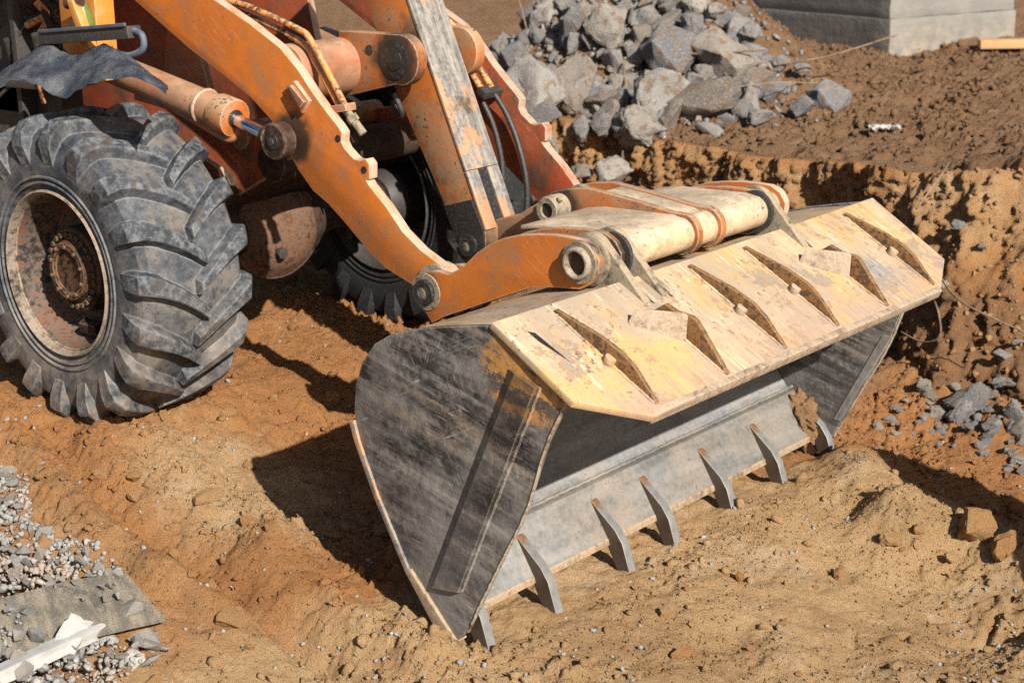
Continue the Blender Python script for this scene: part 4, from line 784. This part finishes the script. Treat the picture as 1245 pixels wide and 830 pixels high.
def joined(name, meshes, P, S_, mat, attrs=True, sq=.8):
    """scatter many small stones as one mesh"""
    VV, FF, off = [], [], 0
    base = []
    for m in meshes:
        m_ = bmesh.new(); m_.from_mesh(m); bmesh.ops.triangulate(m_, faces=m_.faces); m_.verts.ensure_lookup_table()
        base.append((np.array([v.co[:] for v in m_.verts]), np.array([[v.index for v in f.verts] for f in m_.faces]))); m_.free()
    P = np.asarray(P, float); S_ = np.asarray(S_, float); pick = rng.integers(len(base), size=len(P))
    for bi, (v, f) in enumerate(base):
        k = np.where(pick == bi)[0]; n = len(k)
        if not n: continue
        q = rng.normal(size=(n, 4)); q /= np.linalg.norm(q, axis=1)[:, None]; a, b, c, d = q.T
        R_ = np.stack([1-2*(c*c+d*d), 2*(b*c-a*d), 2*(b*d+a*c), 2*(b*c+a*d), 1-2*(b*b+d*d), 2*(c*d-a*b), 2*(b*d-a*c), 2*(c*d+a*b), 1-2*(b*b+c*c)], 1).reshape(n, 3, 3)
        W = v[None]*S_[k][:, None, None]*rng.uniform(.7, 1.25, (n, 1, 3)); W = np.einsum('nij,nvj->nvi', R_, W)+P[k][:, None, :]
        VV.append(W.reshape(-1, 3)); FF.append((f[None]+(off+np.arange(n)*len(v))[:, None, None]).reshape(-1, 3)); off += n*len(v)
    VV = np.concatenate(VV).astype(np.float32); FF = np.concatenate(FF).astype(np.int32)
    m = bpy.data.meshes.new(name); m.vertices.add(len(VV)); m.vertices.foreach_set('co', VV.ravel()); m.loops.add(FF.size); m.loops.foreach_set('vertex_index', FF.ravel())
    m.polygons.add(len(FF)); m.polygons.foreach_set('loop_start', np.arange(len(FF), dtype=np.int32)*3); m.polygons.foreach_set('loop_total', np.full(len(FF), 3, np.int32)); m.update()
    if attrs:
        sa_, br_ = soil_kind(VV[:, 0], VV[:, 1])
        for nm, a in (('sand', sa_), ('brown', br_)): at = m.attributes.new(nm, 'FLOAT', 'POINT'); at.data.foreach_set('value', a.astype(np.float32))
    return link(name, m, None, mat)
def scatter(n, x0, x1, y0, y1, smin, smax, pw=3, dens=None):
    x = rng.uniform(x0, x1, n*3); y = rng.uniform(y0, y1, n*3)
    dn = np.clip(.5+1.2*fbm(x, y, 1.3, 3, 30), .08, 1) if dens is None else dens(x, y)
    k = rng.uniform(0, 1, n*3) < dn; x, y = x[k][:n], y[k][:n]
    ok = ~((np.abs(y) < 1.24) & (x > 1.72) & (x < 2.34)); x, y = x[ok], y[ok]
    s = smin+(smax-smin)*rng.uniform(0, 1, len(x))**pw; z = terrain(x, y)
    return np.stack([x, y, z+s*.25], 1), s
def on_bank(n, smin, smax):
    k = rng.integers(0, len(bm_v), n); s2 = smin+(smax-smin)*rng.uniform(0, 1, n)**3; return bm_v[k]+np.stack([0*s2, -s2*.2, 0*s2], 1), s2
P_, s_ = on_bank(5000, .005, .030); tag(joined('bank_crumbs', PB, P_, s_, 'soil'), 'earth crumbs clinging to the cut bank face', 'soil', None, 'stuff')
P_, s_ = scatter(3600, -.3, 3.9, -2.5, 1.8, .006, .036, 4.5); tag(joined('soil_lumps', [m for m in PB], P_, s_, 'soil'), 'broken lumps of sandy soil half sunk in the ground', 'soil', None, 'stuff')
P_, s_ = scatter(95000, -.4, 3.9, -2.6, 1.9, .0014, .0095, 4.5, lambda x, y: np.clip(.62+1.1*fbm(x, y, 1.7, 3, 33)+.5*fbm(x, y, 6, 3, 34), .15, 1)); tag(joined('soil_crumbs', PC, P_, s_, 'soil'), 'loose sandy crumbs strewn over the dug ground', 'soil', None, 'stuff')
P_, s_ = scatter(9000, -3, 4.2, 1.9, 8, .008, .04, 3.5); tag(joined('earth_crumbs', PB, P_, s_, 'soil'), 'brown earth crumbs on the bank and the ground behind', 'soil', None, 'stuff')
P_, s_ = scatter(3800, -.4, 3.9, -2.6, 1.9, .0025, .016, 4.5); tag(joined('pebbles', PB, P_, s_, 'gravel'), 'small pale pebbles scattered in the sandy soil', 'pebbles', None, 'stuff')


# rubble heap of broken concrete: x, y, z, half width, half height
def chunk(name, x, y, z, w_, h_, pool=CH, tilt=.35):
    m = random.choice(pool)
    return link(name, m, None, None, (x, y, z), (random.uniform(-tilt, tilt), random.uniform(-tilt, tilt), rad(40)+random.uniform(-.5, .5)), (w_*1.3, (w_+h_)*.5*1.15, h_*1.38))
BIG = [(-1.24, 3.53, .66, .20, .26, 'big white-crusted concrete slab standing beside the far loader arm'), (-1.03, 3.74, .81, .125, .18, 'pale tan broken slab end leaning on the white-crusted slab'),
 (-1.37, 4.17, 1.13, .13, .15, 'large brown-stained concrete block near the top of the rubble heap'), (-1.10, 4.21, 1.16, .12, .14, 'grey concrete block right of the brown-stained block, under the hooked rebar'),
 (-.63, 4.23, 1.0, .14, .18, 'tall rounded grey concrete block in the middle of the heap'), (-.41, 3.84, .74, .172, .178, 'squat angular grey concrete block low in the middle of the heap'),
 (-.19, 4.0, .74, .215, .134, 'long sloping grey concrete slab at the lower right of the heap'), (-.29, 3.46, .64, .156, .109, 'grey concrete block on the very edge of the bank'),
 (-.33, 4.47, .98, .177, .155, 'tan-faced concrete slab at the right of the heap'), (-.12, 4.54, .81, .127, .094, 'dark grey chunk at the right foot of the heap'),
 (-.80, 3.02, .46, .11, .13, 'grey concrete chunk slid down the bank behind the arm'), (-.48, 3.09, .40, .078, .052, 'small pale chunk on the bank face behind the coupler'),
 (-.28, 3.14, .40, .098, .077, 'dark pointed chunk on the bank face behind the coupler'), (.36, 4.63, .74, .109, .109, 'lone dark pointed concrete chunk lying on the earth right of the heap')]
for x, y, z, a, b, lb in BIG: tag(chunk('concrete_chunk', x-.05, y-.08, z+.4*b, a*1.2, b*1.2), lb, 'rubble', 'broken concrete chunks')
MID = [(-1.45, 3.35, .66, .12, .10), (-1.05, 3.28, .66, .11, .09), (-.55, 3.30, .66, .09, .08), (-1.75, 3.55, .72, .13, .11), (.18, 3.95, .68, .10, .07), (.25, 4.35, .70, .09, .06), (-.9, 3.14, .5, .09, .09), (-.99, 4.01, .94, .089, .073), (-.94, 4.17, 1.05, .095, .073), (-.9, 3.7, .75, .121, .071), (-.71, 3.25, .62, .053, .095), (-2.05, 4.30, 1.02, .11, .08), (0, 3.64, .63, .093, .052), (-.23, 4.33, .81, .082, .06), (-.87, 4.4, 1.23, .124, .051), (-1.06, 4.42, 1.31, .103, .069), (-.64, 4.4, 1.15, .061, .089), (-.39, 4.71, 1.11, .09, .073), (-.34, 4.32, .91, .083, .061), (-2.21, 4.67, 1.19, .15, .10), (-2.0, 4.75, 1.28, .14, .09), (-1.83, 3.92, .75, .076, .064), (-2.3, 4.4, 1.0, .10, .07), (-.11, 4.92, .87, .073, .057), (-.19, 4.78, .92, .073, .062), (-.15, 4.31, .77, .066, .049), (-1.62, 4.14, 1.03, .08, .06), (-.6, 4.59, 1.29, .073, .051), (-1.13, 4.02, 1.01, .068, .056), (-.46, 4.14, .87, .071, .055), (-.24, 4.6, .91, .061, .045), (-.85, 3.98, .86, .072, .05), (-.65, 3.48, .66, .069, .048), (-1.33, 3.96, .92, .068, .051)]
SHORT = ['white-crusted slab', 'tan slab end', 'brown-stained block', 'block under the hooked rebar', 'tall rounded block', 'squat angular block', 'long sloping slab', 'block on the bank edge', 'tan-faced slab', 'dark chunk at the right foot', 'chunk slid down the bank', 'small pale chunk on the bank', 'dark pointed chunk on the bank', 'lone dark chunk']
seen = {}
for q in MID:
    k = min(range(len(BIG)), key=lambda i: (BIG[i][0]-q[0])**2+(BIG[i][1]-q[1])**2+(BIG[i][2]-q[2])**2); b = BIG[k]
    dr, dz = (q[0]-b[0])*.758+(q[1]-b[1])*.652, q[2]-b[2]
    w_ = ('right of' if dr > 0 else 'left of') if abs(dr) > abs(dz) else ('above' if dz > 0 else 'below')
    lb = 'medium grey chunk just %s the %s' % (w_, SHORT[k]); n_ = seen.get(lb, 0); seen[lb] = n_+1
    if n_: lb = lb.replace('just', ['next', 'farther', 'third out'][min(n_-1, 2)])
    tag(chunk('concrete_chunk', q[0], q[1], q[2]+.4*q[4], q[3], q[4]), lb, 'rubble', 'medium chunks of the rubble heap')
def heap_zone(x, y, z):
    if z > 1.15: return 'near the top of the rubble heap'
    if x < -1.7: return 'on the left flank of the rubble heap'
    if x > -.35: return 'at the right end of the rubble heap'
    return 'along the foot of the rubble heap by the bank' if y < 3.75 else 'in the middle of the rubble heap'
def soil_zone(x, y):
    if x > 2.35 and y < .6: return 'on the sandy mound in front of the bucket teeth'
    if x > 2.35: return 'on the ridge beyond the far bucket corner'
    return 'on the ground between the wheel and the bucket' if y > -1.35 else 'on the ground between the gravel and the bucket'
for k in range(420):
    a, r_ = random.uniform(0, 6.283), random.uniform(0, 1)**.6
    x, y = -1.3+1.4*r_*math.cos(a), 4.1+.95*r_*math.sin(a)
    if y < 3.2 or sum(1 for o in COL.objects if o.name.startswith('concrete_fragment')) >= 285: continue
    q = .032+.085*random.random()**1.7; tag(chunk('concrete_fragment', x, y, tz(x, y)+q*.55, q*1.1, q*.85, CH, 1.5), 'small concrete fragment '+heap_zone(x, y, tz(x, y)), 'rubble', 'small fragments '+heap_zone(x, y, tz(x, y)))
hx = rng.uniform(-2.6, .5, 9000); hy = rng.uniform(3.15, 5.3, 9000); k = np.hypot((hx+1.2)/1.45, (hy-4.25)/1.1)+.25*fbm(hx, hy, 2.5, 3, 99) < rng.uniform(.35, 1.05, 9000); hx, hy = hx[k][:3800], hy[k][:3800]
s2_ = .008+.034*rng.uniform(0, 1, len(hx))**3; tag(joined('rubble_fines', GR+PB, np.stack([hx, hy, terrain(hx, hy)+s2_*.4], 1), s2_, 'fines', False), 'crushed grey concrete fines filling the rubble heap', 'rubble', None, 'stuff')
RGT = [(2.42, 2.39, -.10, .127, .102, 'big soil-caked concrete block in the rubble at the right edge'), (2.41, 2.32, -.23, .07, .07, 'pointed grey concrete piece in front of the soil-caked block'), (2.30, 2.28, -.30, .041, .037, 'small white angular stone left of the pointed grey piece'), (2.17, 2.40, -.16, .046, .059, 'pale grey stone left of the soil-caked block'), (2.55, 2.48, -.06, .069, .037, 'flat pale slab piece right of the soil-caked block'), (2.66, 2.38, -.22, .052, .069, 'bluish grey stone at the right edge of the photo')]
for x, y, z, a, b, lb in RGT: tag(chunk('concrete_chunk', x+.09, y-.19, surf(x+.09, y-.19)+b*.45, a, b), lb, 'rubble', 'broken concrete chunks')
for q in [(2.61, 2.24, -.32, .052, .048), (2.48, 2.47, 0, .049, .037), (2.31, 2.45, .03, .029, .029), (2.54, 2.47, -.11, .037, .041), (2.08, 2.75, .17, .026, .021), (2.49, 2.58, .21, .041, .029), (2.7, 2.31, -.28, .044, .04), (2.5, 2.23, -.32, .044, .02), (2.22, 2.38, -.22, .033, .029), (2.53, 2.42, -.20, .033, .02), (2.53, 2.65, .24, .033, .016), (2.02, 3.0, .42, .048, .035), (2.17, 2.96, .58, .03, .026), (2.75, 2.3, -.2, .07, .05), (2.3, 2.3, -.24, .05, .04), (2.62, 2.2, -.3, .05, .03)]+[(x, y, tz(x, y)+.012, s2, s2*.8) for x, y, s2 in [(random.uniform(2.1, 2.9), random.uniform(2.0, 2.35), random.uniform(.012, .036)) for _ in range(60)]]:
    tag(chunk('concrete_fragment', q[0]+.09, q[1]-.19, surf(q[0]+.09, q[1]-.19)+q[4]*.35, q[3], q[4]), 'small pale concrete fragment on the slope at the right edge', 'rubble', 'fragments on the right slope')
# soil clods big enough to pick out
CLD = [(.85, -1.17, -.15, .063, .036, 'rounded clod of sandy soil left of the bucket shadow'), (3.26, .70, -.28, .071, .081, 'tall split clod of soil on the ridge at lower right'), (3.41, .68, -.29, .064, .064, 'round clod right of the tall split clod'), (2.99, .53, -.35, .043, .036, 'smooth round clod on the mound in front of the bucket'), (1.69, -1.76, -.20, .057, .034, 'flat clod near the tip of the weathered sheet')]
for x, y, z, a, b, lb in CLD:
    o = chunk('soil_clod', x, y, tz(x, y)+b*.4, a, b, CL); tag(o, lb, 'clod', 'soil clods')
for k in range(130):
    for _ in range(30):
        x, y = random.uniform(0, 3.8), random.uniform(-2.4, 1.6)
        if not (abs(y) < 1.3 and 1.6 < x < 2.36): break
    q = .012+.024*random.random()**2; tag(chunk('soil_clod', x, y, tz(x, y)+q*.3, q*1.2, q*.9, CL, 1.5), 'small lump of sandy soil '+soil_zone(x, y), 'clod', 'small soil lumps '+soil_zone(x, y))
# crushed stone at lower left, the weathered sheet and the foam pieces
def gravel_pt():
    while True:
        x, y = random.uniform(-.2, 1.75), random.uniform(-2.75, -1.5)
        e = -1.62-.22*x+.06*math.sin(x*7)
        if y < e and (x < 1.28 or y < -2.08-.2*(x-1.3)): return x, y, e-y
PT = [gravel_pt() for _ in range(5200)]
zz = terrain(np.array([p[0] for p in PT]), np.array([p[1] for p in PT]))
PP = np.array([(p[0], p[1], z+.004+min(.09, p[2]*.2)*random.random()) for p, z in zip(PT, zz)]); SS = np.array([.006+.018*random.random()**2.5 for _ in PT])
tag(joined('gravel_bed', GR, PP, SS, 'gravel', False), 'pale grey crushed stone heaped at the lower left', 'gravel', None, 'stuff')
for k in range(240):
    x, y, e = gravel_pt(); q = .014+.032*random.random()**2.2
    stone('gravel_stone', random.choice(GR), (x, y, tz(x, y)+.012+min(.09, e*.2)), q); tag(bpy.data.objects[-1] if False else COL.objects[-1], 'single grey stone of the crushed gravel at lower left', 'stone', 'gravel stones at lower left')
bm = bmesh.new(); bd = []
c00, c10, c11, c01 = Vector((1.28, -1.89, -.075)), Vector((1.63, -1.985, -.105)), Vector((1.46, -2.62, -.06)), Vector((1.12, -2.66, -.01))
for i in range(13):
    row = []
    for j in range(21):
        u, v = i/12, j/20; p = c00.lerp(c10, u).lerp(c01.lerp(c11, u), v)
        p.z += .014*math.sin(v*4.2+.6)*(1-.4*u)-.02*u*u+.004*math.sin(u*9+v*5); row.append(bm.verts.new(p))
    bd.append(row)
for a, b in zip(bd, bd[1:]):
    for j in range(20): bm.faces.new((a[j], a[j+1], b[j+1], b[j]))
bmesh.ops.solidify(bm, geom=bm.faces[:], thickness=.012)
tag(link('sheet_panel', fin(bm, 'sheet_panel', 30), None, 'board'), 'weathered grey warped sheet panel lying on the gravel at lower left', 'panel')
def foam(name, c, sz, rot, lb, seed):
    bm = bmesh.new(); bmesh.ops.create_cube(bm, size=1); bmesh.ops.subdivide_edges(bm, edges=bm.edges, cuts=4, use_grid_fill=True); r = random.Random(seed)
    from mathutils import noise as mn
    for v in bm.verts: v.co += Vector((mn.noise(v.co*3+Vector((seed, 0, 0))), mn.noise(v.co*3+Vector((0, seed, 0))), mn.noise(v.co*3+Vector((0, 0, seed)))))*.11
    for v in bm.verts: v.co = Vector((v.co.x*sz[0], v.co.y*sz[1], v.co.z*sz[2]))
    return tag(link(name, fin(bm, name, 45), None, 'white', c, rot), lb, 'foam')
for k in range(9):
    u_, v_ = random.uniform(.05, .6), random.uniform(.02, .35); p = c00.lerp(c10, u_).lerp(c01.lerp(c11, u_), v_); q = .010+.014*random.random()
    tag(stone('gravel_stone', random.choice(GR), (p.x, p.y, p.z+.016*math.sin(v_*4.2+.6)+.010), q), 'pale stone chip lying on top of the weathered sheet', 'stone', 'stone chips on the sheet')
foam('foam_bar', (1.60, -2.50, -.07), (.055, .52, .045), (0, 0, rad(4)), 'long white foam bar below the weathered sheet', 3)
foam('foam_lump', (1.56, -2.31, -.075), (.08, .12, .08), (.3, .4, .6), 'white crumbled foam lump between the sheet and the foam bar', 8)
foam('foam_lump', (1.70, -2.18, -.17), (.05, .06, .04), (.3, .1, .2), 'small white foam crumb right of the foam bar', 12)
for k in range(16):
    x, y = 1.45+.3*random.random(), -2.05-.5*random.random(); q = .018+.03*random.random()
    tag(chunk('plaster_fragment', x, y, tz(x, y)+.03, q*1.2, q*.7, GR, .6), 'pale broken fragment lying round the white foam bar', 'rubble', 'pale fragments round the foam bar')
# white scrap on the bank
bm = bmesh.new(); bmesh.ops.create_grid(bm, x_segments=10, y_segments=7, size=.5)
for v in bm.verts: v.co.z = .35*random.random(); v.co.x *= .19; v.co.y *= .09; v.co.z *= .09
bmesh.ops.solidify(bm, geom=bm.faces[:], thickness=.004)
tag(link('plastic_scrap', fin(bm, 'plastic_scrap', 20), None, 'white', (.95, 4.14, tz(.95, 4.14)+.02), (0, 0, .7)), 'crumpled white plastic scrap on the edge of the bank', 'scrap')

# concrete footings on the upper ground
def footing(name, base, tiers, lb):
    e = empty(name, (base[0][0], base[0][1], .7)); off = e.location
    for nm, z0, z1, grow in tiers:
        cx, cy_ = sum(p[0] for p in base)/4, sum(p[1] for p in base)/4; bm = bmesh.new()
        pts = [(cx+(x-cx)*grow, cy_+(y-cy_)*grow) for x, y in base]
        A = [bm.verts.new(Vector((x, y, z0))-off) for x, y in pts]; T = [bm.verts.new(Vector((x, y, z1))-off) for x, y in pts]
        bm.faces.new(A[::-1]); bm.faces.new(T)
        for i in range(4): bm.faces.new((A[i], A[(i+1) % 4], T[(i+1) % 4], T[i]))
        bmesh.ops.subdivide_edges(bm, edges=bm.edges, cuts=9, use_grid_fill=True)
        for v in bm.verts: v.co += Vector((random.uniform(-.004, .004), random.uniform(-.004, .004), random.uniform(-.003, .003)))
        bev(bm, .012, 2, 50); link(nm, fin(bm, nm, 30), e, 'cast')
    return tag(e, lb, 'footing')
footing('concrete_footing', [(-2.55, 7.96), (-.80, 7.43), (-.27, 8.66), (-2.02, 9.19)], [('lower_tier', .4, 1.0, 1.0), ('upper_tier', 1.001, 1.75, .985)], 'large grey two-tier concrete footing at the top right of the photo')
footing('concrete_stub', [(-3.55, 9.25), (-3.10, 9.15), (-2.98, 9.6), (-3.4, 9.7)], [('stub_body', .4, 1.5, 1.0)], 'small pale concrete stub left of the large footing')
for k, (c, ln, lb) in enumerate((((.20, 8.02, .80), .9, 'sawn timber plank at the right foot of the large footing'), ((.42, 8.5, .86), .9, 'second timber plank behind the first at the right edge'))):
    tag(box('timber_plank', (0, 0, 0), (ln, .14, .07), None, 'timber', (0, 0, 0), .006), lb, 'plank'); COL.objects[-1].location = c; COL.objects[-1].rotation_euler = (0, 0, rad(35))
for k in range(14): tag(chunk('pale_stone', .9+random.uniform(-.5, .5), 10.6+random.uniform(-.6, .6), .85+.5*random.random(), .16, .13), 'pale stone in the pile beyond the large footing', 'stone', 'pale stones beyond the footing')
# rebar and wire
WR = [([(-2.4, 4.5, 1.55), (-2.15, 4.35, 1.30), (-1.95, 4.25, .93)], 'thin bent rebar rod at the left of the heap'), ([(-1.479, 4.109, 1.0), (-1.46, 4.11, 1.16), (-1.38, 4.11, 1.17), (-1.215, 4.015, .98)], 'rusty rebar hook bent into an arch over the heap'),
 ([(-.916, 3.95, 1.0), (-.70, 3.70, .78), (-.298, 3.10, .44)], 'long thin rod hanging over the edge of the bank'), ([(-.846, 4.05, 1.06), (-.434, 4.2, 1.06), (-.1, 4.42, 1.08)], 'rebar rod lying across the middle of the heap'),
 ([(-.70, 3.18, .60), (-.62, 3.40, .70)], 'short rod sticking out of the bank below the heap'), ([(-1.60, 3.9, .96), (-1.3, 3.8, .95), (-.99, 3.7, .86)], 'bent wire over the white-crusted slab'),
 ([(-.18, 4.7, .95), (.1, 4.9, 1.0), (.4, 5.3, 1.12)], 'rod pointing out of the right end of the heap'), ([(-.266, 4.05, .84), (0, 4.3, .88), (.2, 4.6, .86)], 'thin wire along the right foot of the heap'),
 ([(1.88, 2.79, .51), (1.92, 2.95, .65), (1.945, 3.01, .73)], 'pale stick stuck in the bank behind the guard plate'), ([(2.21, 2.36, .17), (2.31, 2.23, .13), (2.34, 2.19, .03), (2.24, 2.21, -.02), (2.07, 2.31, -.02)], 'wire loop hanging below the far corner of the guard plate'),
 ([(2.12, 2.56, .27), (2.42, 2.23, .21), (2.79, 2.23, .10)], 'long dark wire across the slope at the right edge')]
for pts, lb in WR: tag(pipe('rebar_rod', pts, .0065 if 'wire' not in lb else .0045, None, 'wire', 8, 6), lb, 'rebar', 'bits of rebar and wire')
# soil caught in the far corner of the bucket
bm = bmesh.new(); bmesh.ops.create_icosphere(bm, subdivisions=5, radius=1)
from mathutils import noise as mn
for v in bm.verts:
    v.co = Vector((v.co.x*.07, v.co.y*.085, v.co.z*.12))*(1+.35*mn.noise(v.co*2.2)+.25*mn.noise(v.co*5)+.16*mn.noise(v.co*11)+.08*mn.noise(v.co*23))
m = fin(bm, 'soil_heap', 60); m.materials.append(M['soil'])
for nm, vv in (('sand', .6), ('brown', .55)): m.attributes.new(nm, 'FLOAT', 'POINT').data.foreach_set('value', [vv]*len(m.vertices))
tag(link('soil_heap', m, None, None, (2.185, 1.165, -.135), (0, rad(-32), 0)), 'lump of soil caught in the far corner of the bucket', 'soil')
